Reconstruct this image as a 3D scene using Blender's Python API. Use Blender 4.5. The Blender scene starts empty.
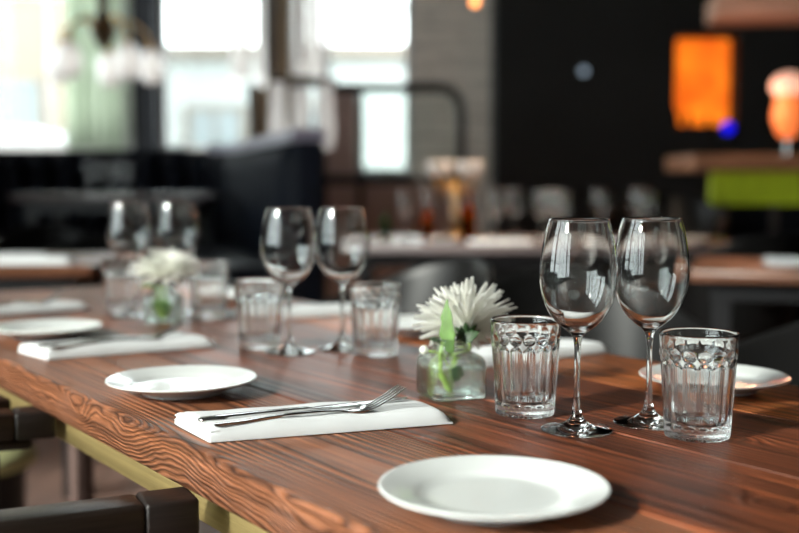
import bpy, bmesh, math, random
from mathutils import Vector, Matrix, noise
random.seed(7)
PI = math.pi
sc = bpy.context.scene
COL = sc.collection

# ------------------------------------------------------------------ camera
FPX = 1110.0                 # 50 mm on 36 mm for a 799 px wide frame
CAM_Z = 1.0075
PITCH = math.atan(83.5 / FPX)
cam_d = bpy.data.cameras.new('camera')
cam_d.sensor_width = 36.0
cam_d.lens = FPX * 36.0 / 799.0
cam_d.clip_start = 0.05
cam_d.dof.use_dof = True
cam_d.dof.focus_distance = 1.16
cam_d.dof.aperture_fstop = 2.5
cam = bpy.data.objects.new('camera', cam_d)
COL.objects.link(cam)
cam.location = (0, 0, CAM_Z)
cam.rotation_euler = (PI / 2 - PITCH, 0, 0)
sc.camera = cam

# ------------------------------------------------------------------ light
world = bpy.data.worlds.new('sky')
sc.world = world
world.use_nodes = True
wn = world.node_tree
bg = wn.nodes['Background']
bg.inputs[0].default_value = (0.93, 0.98, 1.0, 1)
bg.inputs[1].default_value = 5.6
sun_d = bpy.data.lights.new('sun', 'SUN')
sun_d.energy = 6.2
sun_d.angle = math.radians(7)
sun_d.color = (1.0, 0.95, 0.88)
sun = bpy.data.objects.new('sun', sun_d)
COL.objects.link(sun)
SUN_EL, SUN_AZ = math.radians(27), Vector((-0.80, -0.60, 0)).normalized()
sdir = -(SUN_AZ * math.cos(SUN_EL) + Vector((0, 0, math.sin(SUN_EL))))   # travel direction
sun.rotation_euler = sdir.to_track_quat('-Z', 'Y').to_euler()
sun.location = (-8, -6, 8)

sc.view_settings.view_transform = 'Standard'
sc.view_settings.look = 'None'
sc.view_settings.gamma = 1.0
sc.view_settings.use_curve_mapping = False
sc.view_settings.exposure = 0.40
cy = sc.cycles
cy.use_denoising = True
cy.max_bounces = 20
cy.transmission_bounces = 20
cy.transparent_max_bounces = 20
cy.diffuse_bounces = 4
cy.glossy_bounces = 6
cy.sample_clamp_indirect = 12.0
cy.blur_glossy = 0.6

# ------------------------------------------------------------------ materials
def new_mat(name):
    m = bpy.data.materials.new(name)
    m.use_nodes = True
    nt = m.node_tree
    return m, nt, nt.nodes['Principled BSDF']

def N(nt, t, **kw):
    n = nt.nodes.new(t)
    for k, v in kw.items():
        setattr(n, k, v)
    return n

def mat(name, col, rough=0.5, metal=0.0, var=0.12, scale=8.0, bump=0.0, bscale=60.0, stretch=(1, 1, 1), coat=0.0, spec=None, sheen=0.0, trans=0.0, ior=None, emit=None, estr=0.0):
    """plain surface: base colour broken up by object-space noise, optional bump"""
    m, nt, p = new_mat(name)
    L = nt.links.new
    tc = N(nt, 'ShaderNodeTexCoord')
    mp = N(nt, 'ShaderNodeMapping')
    mp.inputs['Scale'].default_value = stretch
    L(tc.outputs['Object'], mp.inputs[0])
    nz = N(nt, 'ShaderNodeTexNoise')
    nz.inputs['Scale'].default_value = scale
    nz.inputs['Detail'].default_value = 5
    L(mp.outputs[0], nz.inputs['Vector'])
    cr = N(nt, 'ShaderNodeValToRGB')
    c = Vector(col[:3])
    a, b = c * (1 - var), c * (1 + var)
    cr.color_ramp.elements[0].position = 0.3
    cr.color_ramp.elements[1].position = 0.7
    cr.color_ramp.elements[0].color = (*a, 1)
    cr.color_ramp.elements[1].color = (min(b[0], 1), min(b[1], 1), min(b[2], 1), 1)
    L(nz.outputs[0], cr.inputs[0])
    L(cr.outputs[0], p.inputs['Base Color'])
    p.inputs['Roughness'].default_value = rough
    p.inputs['Metallic'].default_value = metal
    p.inputs['Coat Weight'].default_value = coat
    p.inputs['Coat Roughness'].default_value = 0.08
    p.inputs['Sheen Weight'].default_value = sheen
    p.inputs['Transmission Weight'].default_value = trans
    if ior: p.inputs['IOR'].default_value = ior
    if spec is not None: p.inputs['Specular IOR Level'].default_value = spec
    if emit:
        p.inputs['Emission Color'].default_value = (*emit, 1)
        p.inputs['Emission Strength'].default_value = estr
    if bump:
        n2 = N(nt, 'ShaderNodeTexNoise')
        n2.inputs['Scale'].default_value = bscale
        n2.inputs['Detail'].default_value = 4
        L(mp.outputs[0], n2.inputs['Vector'])
        bp = N(nt, 'ShaderNodeBump')
        bp.inputs['Strength'].default_value = bump
        bp.inputs['Distance'].default_value = 0.01
        L(n2.outputs[0], bp.inputs['Height'])
        L(bp.outputs[0], p.inputs['Normal'])
    return m

def glass_mat(name, col=(1, 1, 1), ior=1.5, rough=0.0, clear=0.0):
    m = bpy.data.materials.new(name)
    m.use_nodes = True
    nt = m.node_tree
    nt.nodes.clear()
    out = N(nt, 'ShaderNodeOutputMaterial')
    g = N(nt, 'ShaderNodeBsdfGlass')
    g.inputs['Color'].default_value = (*col, 1)
    g.inputs['Roughness'].default_value = rough
    g.inputs['IOR'].default_value = ior
    if clear:                                   # share of light that passes straight through the thin wall
        t = N(nt, 'ShaderNodeBsdfTransparent'); t.inputs[0].default_value = (*col, 1)
        mx = N(nt, 'ShaderNodeMixShader'); mx.inputs[0].default_value = clear
        nt.links.new(g.outputs[0], mx.inputs[1]); nt.links.new(t.outputs[0], mx.inputs[2]); nt.links.new(mx.outputs[0], out.inputs[0])
    else:
        nt.links.new(g.outputs[0], out.inputs[0])
    return m

def pane_mat(name, tint=(0.95, 0.98, 0.97)):
    """thin window pane: clear, with a fresnel reflection"""
    m = bpy.data.materials.new(name)
    m.use_nodes = True
    nt = m.node_tree
    nt.nodes.clear()
    out = N(nt, 'ShaderNodeOutputMaterial')
    t = N(nt, 'ShaderNodeBsdfTransparent')
    t.inputs[0].default_value = (*tint, 1)
    g = N(nt, 'ShaderNodeBsdfGlossy')
    g.inputs['Roughness'].default_value = 0.02
    lw = N(nt, 'ShaderNodeLayerWeight')
    lw.inputs[0].default_value = 0.5
    pw = N(nt, 'ShaderNodeMath', operation='POWER')
    pw.inputs[1].default_value = 5.0
    fr = N(nt, 'ShaderNodeMath', operation='MULTIPLY_ADD')
    fr.inputs[1].default_value = 0.96; fr.inputs[2].default_value = 0.03
    nt.links.new(lw.outputs['Facing'], pw.inputs[0]); nt.links.new(pw.outputs[0], fr.inputs[0])
    mx = N(nt, 'ShaderNodeMixShader')
    nt.links.new(fr.outputs[0], mx.inputs[0])
    nt.links.new(t.outputs[0], mx.inputs[1])
    nt.links.new(g.outputs[0], mx.inputs[2])
    nt.links.new(mx.outputs[0], out.inputs[0])
    return m

def wood_rings(name, pith, freq, early, late, stain, knots=(), rough=0.38, wob=1.0, bump=0.55, seed=0.0, dark=0.5, spec=0.32, edge=None, bdist=.0012, streak=.8):
    """Solid wood: growth rings around a pith line running along local Y, so that the
    top shows long lines and the edge shows curls; knots push the rings aside."""
    m, nt, p = new_mat(name)
    L = nt.links.new
    tc = N(nt, 'ShaderNodeTexCoord')
    sx = N(nt, 'ShaderNodeSeparateXYZ')
    L(tc.outputs['Object'], sx.inputs[0])
    def M(op, a, b=None, c=None):
        n = N(nt, 'ShaderNodeMath', operation=op)
        for i, q in enumerate((a, b, c)):
            if q is None: continue
            if isinstance(q, (int, float)): n.inputs[i].default_value = q
            else: L(q, n.inputs[i])
        return n.outputs[0]
    def noise_at(scale, detail, rgh=0.5, off=0.0, scl=1.0):
        mp = N(nt, 'ShaderNodeMapping')
        mp.inputs['Scale'].default_value = scale
        mp.inputs['Location'].default_value = (off, off * 1.7, off * 0.3)
        L(tc.outputs['Object'], mp.inputs[0])
        n = N(nt, 'ShaderNodeTexNoise')
        n.inputs['Scale'].default_value = scl
        n.inputs['Detail'].default_value = detail
        n.inputs['Roughness'].default_value = rgh
        L(mp.outputs[0], n.inputs['Vector'])
        return n.outputs[0]
    dx = M('SUBTRACT', sx.outputs[0], pith[0])
    dz = M('SUBTRACT', sx.outputs[2], pith[1])
    r = M('SQRT', M('ADD', M('MULTIPLY', dx, dx), M('MULTIPLY', dz, dz)))
    big = noise_at((6, 1.5, 9), 2, off=seed)
    mid = noise_at((22, 4.5, 26), 2, off=seed + 3)
    s = M('MULTIPLY', r, freq)
    s = M('ADD', s, M('MULTIPLY', M('SUBTRACT', big, 0.5), 15.0 * wob))
    s = M('ADD', s, M('MULTIPLY', M('SUBTRACT', mid, 0.5), 4.2 * wob))
    for (kx, ky, kz, amp, w) in knots:
        a = M('SUBTRACT', sx.outputs[0], kx); b = M('SUBTRACT', sx.outputs[1], ky); c = M('SUBTRACT', sx.outputs[2], kz)
        b = M('MULTIPLY', b, 0.62)
        if edge is not None and kx <= edge + .001: a = M('MULTIPLY', a, 3.0)
        d2 = M('ADD', M('ADD', M('MULTIPLY', a, a), M('MULTIPLY', b, b)), M('MULTIPLY', c, c))
        e = M('POWER', 2.71828, M('MULTIPLY', d2, -1.0 / (w * w)))
        s = M('ADD', s, M('MULTIPLY', e, amp))
    if edge is not None:                       # wild figure that dies out away from the edge face
        w8 = M('POWER', 2.71828, M('MULTIPLY', M('SUBTRACT', sx.outputs[0], edge), -180.0))
        eg = noise_at((16, 8.5, 20), 2, 0.45, off=seed + 12)
        s = M('ADD', s, M('MULTIPLY', M('MULTIPLY', M('SUBTRACT', eg, 0.5), 14.0), w8))
    tri = M('PINGPONG', s, 1.0)
    # colour by ring phase
    cr = N(nt, 'ShaderNodeValToRGB')
    els = cr.color_ramp.elements
    els[0].position = 0.0; els[0].color = (*early, 1)
    els[1].position = 1.0; els[1].color = (*late, 1)
    e = els.new(0.45); e.color = (*[0.85 * x for x in early], 1)
    e = els.new(0.82); e.color = (*[0.55 * x + 0.45 * y for x, y in zip(late, early)], 1)
    L(tri, cr.inputs[0])
    # fine fibre streaks and dark stain patches
    fib = noise_at((520, 7, 520), 4, 0.65, seed + 5)
    st = noise_at((34, 1.7, 34), 7, 0.65, seed + 9)
    mx = N(nt, 'ShaderNodeMix', data_type='RGBA', blend_type='MULTIPLY')
    fc = N(nt, 'ShaderNodeValToRGB')
    fc.color_ramp.elements[0].position = 0.3; fc.color_ramp.elements[0].color = (0.30, 0.27, 0.27, 1)
    fc.color_ramp.elements[1].position = 0.65; fc.color_ramp.elements[1].color = (1.45, 1.4, 1.35, 1)
    L(fib, fc.inputs[0])
    mx.inputs[0].default_value = 0.9
    L(cr.outputs[0], mx.inputs[6]); L(fc.outputs[0], mx.inputs[7])
    stk = noise_at((110, 1.5, 110), 5, 0.65, seed + 21)
    sc_ = N(nt, 'ShaderNodeValToRGB')
    sc_.color_ramp.elements[0].position = 0.36; sc_.color_ramp.elements[0].color = (0.38, 0.33, 0.32, 1)
    sc_.color_ramp.elements[1].position = 0.64; sc_.color_ramp.elements[1].color = (1.9, 1.7, 1.5, 1)
    L(stk, sc_.inputs[0])
    mxs = N(nt, 'ShaderNodeMix', data_type='RGBA', blend_type='MULTIPLY')
    mxs.inputs[0].default_value = streak
    L(mx.outputs[2], mxs.inputs[6]); L(sc_.outputs[0], mxs.inputs[7])
    mx2 = N(nt, 'ShaderNodeMix', data_type='RGBA', blend_type='MIX')
    sr = N(nt, 'ShaderNodeMapRange')
    sr.inputs[1].default_value = 0.42; sr.inputs[2].default_value = 0.68
    sr.inputs[3].default_value = 0.0; sr.inputs[4].default_value = dark
    L(st, sr.inputs[0])
    L(sr.outputs[0], mx2.inputs[0])
    L(mxs.outputs[2], mx2.inputs[6]); mx2.inputs[7].default_value = (*stain, 1)
    L(mx2.outputs[2], p.inputs['Base Color'])
    rr = N(nt, 'ShaderNodeMapRange')
    rr.inputs[3].default_value = rough - 0.08; rr.inputs[4].default_value = rough + 0.14
    L(fib, rr.inputs[0]); L(rr.outputs[0], p.inputs['Roughness'])
    p.inputs['Specular IOR Level'].default_value = spec
    bp = N(nt, 'ShaderNodeBump')
    bp.inputs['Strength'].default_value = bump
    bp.inputs['Distance'].default_value = bdist
    h = M('ADD', M('MULTIPLY', tri, 1.0), M('MULTIPLY', fib, 0.5))
    L(h, bp.inputs['Height'])
    L(bp.outputs[0], p.inputs['Normal'])
    return m

MT = {}
MT['glass'] = glass_mat('clear_glass', (0.995, 1, 0.998), 1.5)
MT['jar_glass'] = glass_mat('greenish_jar_glass', (0.97, 0.995, 0.98), 1.5, clear=.35)
MT['water'] = glass_mat('water', (0.98, 1, 0.99), 1.33, clear=.35)
MT['amber_glass'] = glass_mat('amber_glass', (0.75, 0.30, 0.05), 1.45)
MT['green_glass'] = glass_mat('green_glass', (0.25, 0.5, 0.30), 1.45)
MT['pane'] = pane_mat('window_pane')
MT['porcelain'] = mat('white_porcelain', (0.74, 0.765, 0.755), 0.18, var=0.01, coat=0.3)
MT['linen'] = mat('white_linen', (0.69, 0.71, 0.72), 0.85, var=0.02, bump=0.12, bscale=900, sheen=0.2)
MT['steel'] = mat('polished_steel', (0.62, 0.62, 0.61), 0.12, 1.0, var=0.04)
MT['petal'] = mat('white_petal', (0.94, 0.94, 0.89), 0.6, var=0.03, scale=40, sheen=0.1)
MT['leaf'] = mat('green_leaf', (0.17, 0.30, 0.085), 0.45, var=0.25, scale=60)
MT['leaf_dark'] = mat('dark_green_leaf', (0.025, 0.06, 0.018), 0.5, var=0.3, scale=60)
MT['stem'] = mat('green_stem', (0.42, 0.62, 0.14), 0.45, var=0.2, scale=50)
MT['black_wood'] = mat('black_brown_wood', (0.011, 0.008, 0.007), 0.4, var=0.5, scale=5, stretch=(2, 30, 30), bump=0.08, bscale=20)
MT['arm_wood'] = mat('brown_black_arm_wood', (0.020, 0.014, 0.011), 0.36, var=0.5, scale=5, stretch=(2, 30, 30), bump=0.08, bscale=20)
MT['brown_cap'] = mat('dark_brown_wood', (0.013, 0.008, 0.0065), 0.45, var=0.5, scale=5, stretch=(2, 30, 30), bump=0.1, bscale=20)
MT['brass'] = mat('brushed_brass', (0.38, 0.285, 0.12), 0.5, 0.6, var=0.18, scale=3, stretch=(60, 1.5, 60), bump=0.1, bscale=8)
MT['cushion'] = mat('pale_yellow_cushion', (0.62, 0.62, 0.30), 0.8, var=0.08)
MT['shell'] = mat('black_shell_plastic', (0.008, 0.0078, 0.0078), 0.32, var=0.1, spec=.13)
MT['metal_black'] = mat('black_metal', (0.02, 0.02, 0.022), 0.4, 0.3, var=0.1)
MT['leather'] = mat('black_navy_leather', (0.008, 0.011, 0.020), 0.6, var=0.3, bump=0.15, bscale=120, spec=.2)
MT['leather_sheen'] = mat('painted_sheen_leather', (0.34, 0.31, 0.40), 0.4, var=0.1)  # pale lavender puts window light on the booth top into the colour
MT['floor'] = mat('brown_floorboards', (0.17, 0.105, 0.085), 0.5, var=0.3, scale=3, stretch=(6, 0.6, 1))
MT['platform'] = mat('dark_platform_floor', (0.05, 0.035, 0.03), 0.5, var=0.3)
MT['black_wall'] = mat('black_painted_wall', (0.009, 0.010, 0.010), 0.7, var=0.3, scale=2)
MT['dark_paint'] = mat('charcoal_painted_column', (0.006, 0.007, 0.010), 0.6, var=0.2, spec=.15)
MT['plaster'] = mat('dim_plaster', (0.20, 0.18, 0.16), 0.9, var=0.1, scale=2)
MT['ceiling'] = mat('dark_ceiling', (0.10, 0.095, 0.09), 0.9, var=0.1, scale=2)
MT['board'] = mat('weathered_grey_board', (0.72, 0.63, 0.55), 0.8, var=0.2, scale=3, stretch=(1, 1, 12))
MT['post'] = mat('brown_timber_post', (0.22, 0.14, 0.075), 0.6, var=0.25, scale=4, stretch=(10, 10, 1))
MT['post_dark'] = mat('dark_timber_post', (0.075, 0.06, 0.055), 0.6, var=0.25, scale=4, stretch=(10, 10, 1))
MT['leg_brown'] = mat('brown_table_leg', (0.10, 0.06, 0.05), 0.6, var=0.2)
MT['frame_dark'] = mat('dark_window_frame', (0.03, 0.03, 0.032), 0.5, var=0.15)
MT['frame_pale'] = mat('pale_window_frame', (0.55, 0.53, 0.53), 0.6, var=0.05)
MT['curtain'] = mat('sage_green_curtain', (0.54, 0.58, 0.51), 0.9, var=0.06, scale=3)
MT['pink_panel'] = mat('dusty_pink_panel', (0.50, 0.35, 0.31), 0.7, var=0.1)
MT['table_wood'] = mat('reddish_table_wood', (0.21, 0.085, 0.045), 0.35, var=0.35, scale=3, stretch=(1.5, 14, 14), bump=0.05, bscale=10)
MT['table_grey'] = mat('greyed_table_wood', (0.20, 0.16, 0.16), 0.22, var=0.2, scale=3, stretch=(1.5, 14, 14))
MT['cloth'] = mat('pale_table_linen', (0.62, 0.60, 0.62), 0.8, var=0.05)
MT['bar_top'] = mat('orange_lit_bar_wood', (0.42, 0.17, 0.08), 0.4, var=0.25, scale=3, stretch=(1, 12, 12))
MT['lime'] = mat('lime_green_panel', (0.62, 0.76, 0.03), 0.5, var=0.1)
MT['soffit'] = mat('pinkish_oak_shelf', (0.62, 0.36, 0.25), 0.6, var=0.15, scale=3, stretch=(1, 12, 12))
MT['milk_glass'] = mat('milk_glass', (0.85, 0.85, 0.84), 0.25, var=0.02, trans=0.4, emit=(1.0, .93, .86), estr=.26)
MT['tube_glass'] = mat('white_glass_tube', (0.95, 0.93, 0.91), 0.12, var=0.03, trans=0.6, ior=1.2, emit=(1.0, .96, .92), estr=.10)
MT['pale_cup'] = mat('pale_cup_glass', (0.8, 0.76, 0.74), 0.3, var=0.04, trans=0.3)
MT['bronze'] = mat('aged_bronze', (0.10, 0.06, 0.03), 0.4, 0.7, var=0.3)
MT['gold'] = mat('warm_gold', (0.60, 0.32, 0.09), 0.35, 0.8, var=0.2)
MT['cream_wall'] = mat('cream_facade', (0.20, 0.175, 0.135), 0.9, var=0.05, scale=0.6)
MT['white_wall'] = mat('white_facade', (0.34, 0.36, 0.355), 0.9, var=0.04, scale=0.6)
MT['facade_glass'] = mat('facade_window_glass', (0.15, 0.18, 0.19), 0.1, var=0.2, scale=0.5)
MT['facade_trim'] = mat('facade_trim', (0.17, 0.145, 0.12), 0.8, var=0.1)
MT['street'] = mat('pale_street', (0.3, 0.3, 0.29), 0.9, var=0.1, scale=0.5)
MT['van'] = mat('white_van_paint', (0.33, 0.35, 0.36), 0.3, var=0.02, coat=0.5)
MT['tyre'] = mat('black_tyre', (0.02, 0.02, 0.02), 0.8, var=0.1)
MT['orange_glow'] = mat('orange_backlight', (0.5, 0.15, 0.01), 0.5, var=0.2, emit=(1.0, 0.22, 0.012), estr=0.95)
MT['orange_bulb'] = mat('orange_bulb', (0.8, 0.3, 0.1), 0.5, var=0.05, emit=(1.0, 0.36, 0.10), estr=3.0)
MT['blue_led'] = mat('blue_led', (0.02, 0.02, 0.6), 0.4, var=0.05, emit=(0.004, 0.004, 0.8), estr=1.3)
MT['grey_led'] = mat('pale_blue_led', (0.3, 0.35, 0.4), 0.4, var=0.05, emit=(0.30, 0.38, 0.46), estr=0.9)
MT['amber_lit'] = mat('lit_amber_glass', (0.8, 0.3, 0.1), 0.3, var=0.2, emit=(1.0, 0.20, 0.045), estr=0.62)
MT['peach_lit'] = mat('lit_peach_glass', (0.9, 0.6, 0.5), 0.3, var=0.1, emit=(1.0, 0.50, 0.34), estr=0.62)

def translucent(m, f, col):
    nt = m.node_tree
    p = nt.nodes['Principled BSDF']; out = nt.nodes['Material Output']
    t = N(nt, 'ShaderNodeBsdfTranslucent'); t.inputs[0].default_value = (*col, 1)
    mx = N(nt, 'ShaderNodeMixShader'); mx.inputs[0].default_value = f
    nt.links.new(p.outputs[0], mx.inputs[1]); nt.links.new(t.outputs[0], mx.inputs[2]); nt.links.new(mx.outputs[0], out.inputs[0])
translucent(MT['petal'], .5, (.97, .97, .92))
translucent(MT['curtain'], .6, (.74, .79, .70))
translucent(MT['leaf'], .3, (.22, .40, .08))

def emission_variation(m, scale, lo):
    nt = m.node_tree
    p = nt.nodes['Principled BSDF']
    c = p.inputs['Emission Color'].default_value[:]
    tc = N(nt, 'ShaderNodeTexCoord'); nz = N(nt, 'ShaderNodeTexNoise'); cr = N(nt, 'ShaderNodeValToRGB')
    nz.inputs['Scale'].default_value = scale
    cr.color_ramp.elements[0].position = 0.35; cr.color_ramp.elements[1].position = 0.65
    cr.color_ramp.elements[0].color = (*lo, 1); cr.color_ramp.elements[1].color = c
    nt.links.new(tc.outputs['Object'], nz.inputs[0]); nt.links.new(nz.outputs[0], cr.inputs[0])
    nt.links.new(cr.outputs[0], p.inputs['Emission Color'])
emission_variation(MT['orange_glow'], 4.0, (0.75, 0.10, 0.006))

# ------------------------------------------------------------------ object helpers
def obj(name, me, m=None, parent=None, loc=None, rz=None):
    o = bpy.data.objects.new(name, me)
    COL.objects.link(o)
    if m is not None and not me.materials:
        me.materials.append(MT[m] if isinstance(m, str) else m)
    o.parent = parent
    if loc is not None: o.location = loc
    if rz is not None: o.rotation_euler = (0, 0, rz)
    return o

def thing(name, label, cat, loc=(0, 0, 0), rz=0.0, group=None):
    o = bpy.data.objects.new(name, None)
    COL.objects.link(o)
    o.empty_display_size = 0.05
    o.location = loc
    o.rotation_euler = (0, 0, rz)
    tag(o, label, cat, group)
    return o

def tag(o, label, cat, group=None):
    o['label'] = label
    o['category'] = cat
    if group: o['group'] = group
    return o

def struct(o, label=None):
    o['kind'] = 'structure'
    if label: o['label'] = label
    return o

def dup(root, loc, rz, label, group=None, scale=None):
    r = root.copy(); COL.objects.link(r)
    r.location = loc; r.rotation_euler = (root.rotation_euler[0], root.rotation_euler[1], rz)
    r['label'] = label
    if group: r['group'] = group
    if scale: r.scale = (scale,) * 3
    def rec(a, b):
        for ch in list(a.children):
            c = ch.copy(); COL.objects.link(c); c.parent = b
            rec(ch, c)
    rec(root, r)
    return r

def mesh(name, verts, faces, smooth=True, sharp=None):
    me = bpy.data.meshes.new(name)
    me.from_pydata([tuple(v) for v in verts], [], faces)
    me.validate()
    if smooth:
        me.polygons.foreach_set('use_smooth', [True] * len(me.polygons))
        if sharp is not None:
            me.set_sharp_from_angle(angle=math.radians(sharp))
    me.update()
    return me

def bm_mesh(name, bm, smooth=False, sharp=35):
    bmesh.ops.recalc_face_normals(bm, faces=bm.faces)
    me = bpy.data.meshes.new(name)
    bm.to_mesh(me); bm.free()
    if smooth:
        me.polygons.foreach_set('use_smooth', [True] * len(me.polygons))
        me.set_sharp_from_angle(angle=math.radians(sharp))
    me.update()
    return me

def box_me(name, x0, x1, y0, y1, z0, z1, bev=0.0, seg=2):
    bm = bmesh.new()
    bmesh.ops.create_cube(bm, size=1.0)
    for v in bm.verts:
        v.co = Vector(((x0 + x1) / 2 + v.co.x * (x1 - x0), (y0 + y1) / 2 + v.co.y * (y1 - y0), (z0 + z1) / 2 + v.co.z * (z1 - z0)))
    if bev:
        bmesh.ops.bevel(bm, geom=list(bm.edges), offset=bev, segments=seg, profile=0.5, affect='EDGES')
    return bm_mesh(name, bm, smooth=bool(bev), sharp=50)

def box(name, m, parent, x0, x1, y0, y1, z0, z1, bev=0.0, seg=2):
    return obj(name, box_me(name, x0, x1, y0, y1, z0, z1, bev, seg), m, parent)

def spline(pts, n):
    """Catmull-Rom through points, n samples per span"""
    out = []
    P = [Vector(p) for p in pts]
    for i in range(len(P) - 1):
        p0 = P[max(i - 1, 0)]; p1 = P[i]; p2 = P[i + 1]; p3 = P[min(i + 2, len(P) - 1)]
        for k in range(n):
            t = k / n
            out.append(0.5 * ((2 * p1) + (-p0 + p2) * t + (2 * p0 - 5 * p1 + 4 * p2 - p3) * t * t + (-p0 + 3 * p1 - 3 * p2 + p3) * t ** 3))
    out.append(P[-1])
    return out

def lathe_me(name, prof, seg=48, rfun=None, sharp=None):
    """prof: list of (r, z); r<=1e-6 collapses to a pole"""
    verts, faces, rows = [], [], []
    for (r, z) in prof:
        if r < 1e-6:
            rows.append([len(verts)]); verts.append((0, 0, z))
        else:
            row = []
            for k in range(seg):
                a = 2 * PI * k / seg
                rr = rfun(r, z, a) if rfun else r
                row.append(len(verts)); verts.append((rr * math.cos(a), rr * math.sin(a), z))
            rows.append(row)
    for A, B in zip(rows[:-1], rows[1:]):
        for k in range(seg):
            k2 = (k + 1) % seg
            if len(A) == 1 and len(B) == 1: continue
            if len(A) == 1: faces.append((A[0], B[k2], B[k]))
            elif len(B) == 1: faces.append((A[k], A[k2], B[0]))
            else: faces.append((A[k], A[k2], B[k2], B[k]))
    return mesh(name, verts, faces, True, sharp)

def tube_me(name, pts, rad, seg=10, caps=True):
    """round bar along a path; rad a number or list"""
    P = [Vector(p) for p in pts]
    n = len(P)
    R = rad if isinstance(rad, (list, tuple)) else [rad] * n
    verts, faces = [], []
    t0 = (P[1] - P[0]).normalized()
    up = Vector((0, 0, 1)) if abs(t0.z) < 0.9 else Vector((1, 0, 0))
    nx = t0.cross(up).normalized()
    for i in range(n):
        t = (P[min(i + 1, n - 1)] - P[max(i - 1, 0)]).normalized()
        nx = (nx - t * nx.dot(t)).normalized()
        ny = t.cross(nx)
        for k in range(seg):
            a = 2 * PI * k / seg
            verts.append(P[i] + (nx * math.cos(a) + ny * math.sin(a)) * R[i])
    for i in range(n - 1):
        for k in range(seg):
            k2 = (k + 1) % seg
            faces.append((i * seg + k, i * seg + k2, (i + 1) * seg + k2, (i + 1) * seg + k))
    if caps:
        faces.append(tuple(range(seg))[::-1]); faces.append(tuple((n - 1) * seg + k for k in range(seg)))
    return mesh(name, verts, faces, True, 50)

def at(px, py, Y):
    """point seen at photo pixel (px, py) at world depth Y"""
    a = (px - 399.5) / FPX; b = (266.5 - py) / FPX
    dy = math.cos(PITCH) + b * math.sin(PITCH); dz = -math.sin(PITCH) + b * math.cos(PITCH)
    t = Y / dy
    return Vector((a * t, Y, CAM_Z + dz * t))

# ------------------------------------------------------------------ the room
BACK, LEFT, RIGHT, REAR, CEIL = 9.5, -3.9, 4.6, -5.0, 4.3
struct(box('floor', 'floor', None, LEFT, RIGHT, REAR, BACK, -0.1, 0.0))
struct(box('ceiling', 'ceiling', None, LEFT - .2, RIGHT + .2, REAR - .2, BACK + .2, CEIL, CEIL + 0.15))
struct(box('wall_right', 'black_wall', None, RIGHT, RIGHT + 0.2, REAR, BACK + .2, 0, CEIL))
struct(box('wall_rear', 'plaster', None, LEFT, RIGHT, REAR - 0.2, REAR, 0, CEIL))
# left wall with tall windows
wl = bpy.data.objects.new('wall_left', None); COL.objects.link(wl); struct(wl)
WZ0, WZ1 = 0.35, 3.95
box('wall_base', 'plaster', wl, LEFT - .2, LEFT, REAR, BACK, 0, WZ0)
box('wall_head', 'plaster', wl, LEFT - .2, LEFT, REAR, BACK, WZ1, CEIL)
bays = [(-4.9, -3.15), (-2.95, 0.55), (0.8, 1.9), (7.3, 9.3)]  # unseen; gaps shaped for the sun, last bay added to light the boards
edges = [REAR] + [e for b in bays for e in b] + [BACK]
for i in range(0, len(edges), 2):
    box('wall_pier', 'plaster', wl, LEFT - .2, LEFT, edges[i], edges[i + 1], WZ0, WZ1)
def window(name, axis, a0, a1, z0, z1, off, nx, nz, frame, fw=0.05, depth=0.07):
    """frame, bars and one pane per light; axis 'x' lies along X at Y=off, 'y' along Y at X=off"""
    e = bpy.data.objects.new(name, None); COL.objects.link(e); struct(e)
    def b(nm, m, p0, p1, q0, q1, d):
        if axis == 'x': return box(nm, m, e, p0, p1, off - d / 2, off + d / 2, q0, q1)
        return box(nm, m, e, off - d / 2, off + d / 2, p0, p1, q0, q1)
    b('frame_bar', frame, a0, a0 + fw, z0, z1, depth); b('frame_bar', frame, a1 - fw, a1, z0, z1, depth)
    b('frame_bar', frame, a0 + fw, a1 - fw, z0, z0 + fw, depth); b('frame_bar', frame, a0 + fw, a1 - fw, z1 - fw, z1, depth)
    w = (a1 - a0) / nx; h = (z1 - z0) / nz
    for i in range(1, nx): b('mullion', frame, a0 + i * w - .018, a0 + i * w + .018, z0 + fw, z1 - fw, depth * .7)
    for j in range(1, nz): b('glazing_bar', frame, a0 + fw, a1 - fw, z0 + j * h - .015, z0 + j * h + .015, depth * .6)
    for i in range(nx):
        for j in range(nz):
            b('pane', 'pane', a0 + i * w + .02, a0 + (i + 1) * w - .02, z0 + j * h + .02, z0 + (j + 1) * h - .02, 0.004)
    return e
for i, (a, b_) in enumerate(bays):
    window('window_%d' % (i + 1), 'y', a, b_, WZ0, WZ1, LEFT - 0.1, 3, 4, 'frame_dark')

# back wall, openings left to right
def bx(px): return at(px, 183, BACK).x
SILL = at(0, 152, BACK).z
HEAD = 3.9
wb = bpy.data.objects.new('wall_back', None); COL.objects.link(wb); struct(wb)
xA0, xA1, xB0, xB1, xC0, xC1 = LEFT + .15, bx(137), bx(160), bx(270), bx(289), bx(411)
SILL2 = at(0, 174, BACK).z
box('wall_base', 'black_wall', wb, LEFT, xC0, BACK, BACK + .2, 0, SILL)
box('wall_base', 'black_wall', wb, xC0, xC1, BACK, BACK + .2, 0, SILL2)
box('wall_head', 'plaster', wb, LEFT, bx(500), BACK, BACK + .2, HEAD, CEIL)
box('wall_pier', 'plaster', wb, LEFT, xA0, BACK, BACK + .2, SILL, HEAD)
box('wall_pier', 'dark_paint', wb, xA1, xB0, BACK - .12, BACK + .2, SILL, HEAD)
box('wall_pier', 'dark_paint', wb, xB1, xC0, BACK, BACK + .2, SILL, HEAD)
window('window_5', 'x', xA0, xA1, SILL, HEAD, BACK + .1, 2, 2, 'frame_pale', fw=0.08)
box('wall_pier', 'frame_pale', wb, bx(120), xA1, BACK + .06, BACK + .2, SILL, HEAD)
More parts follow.
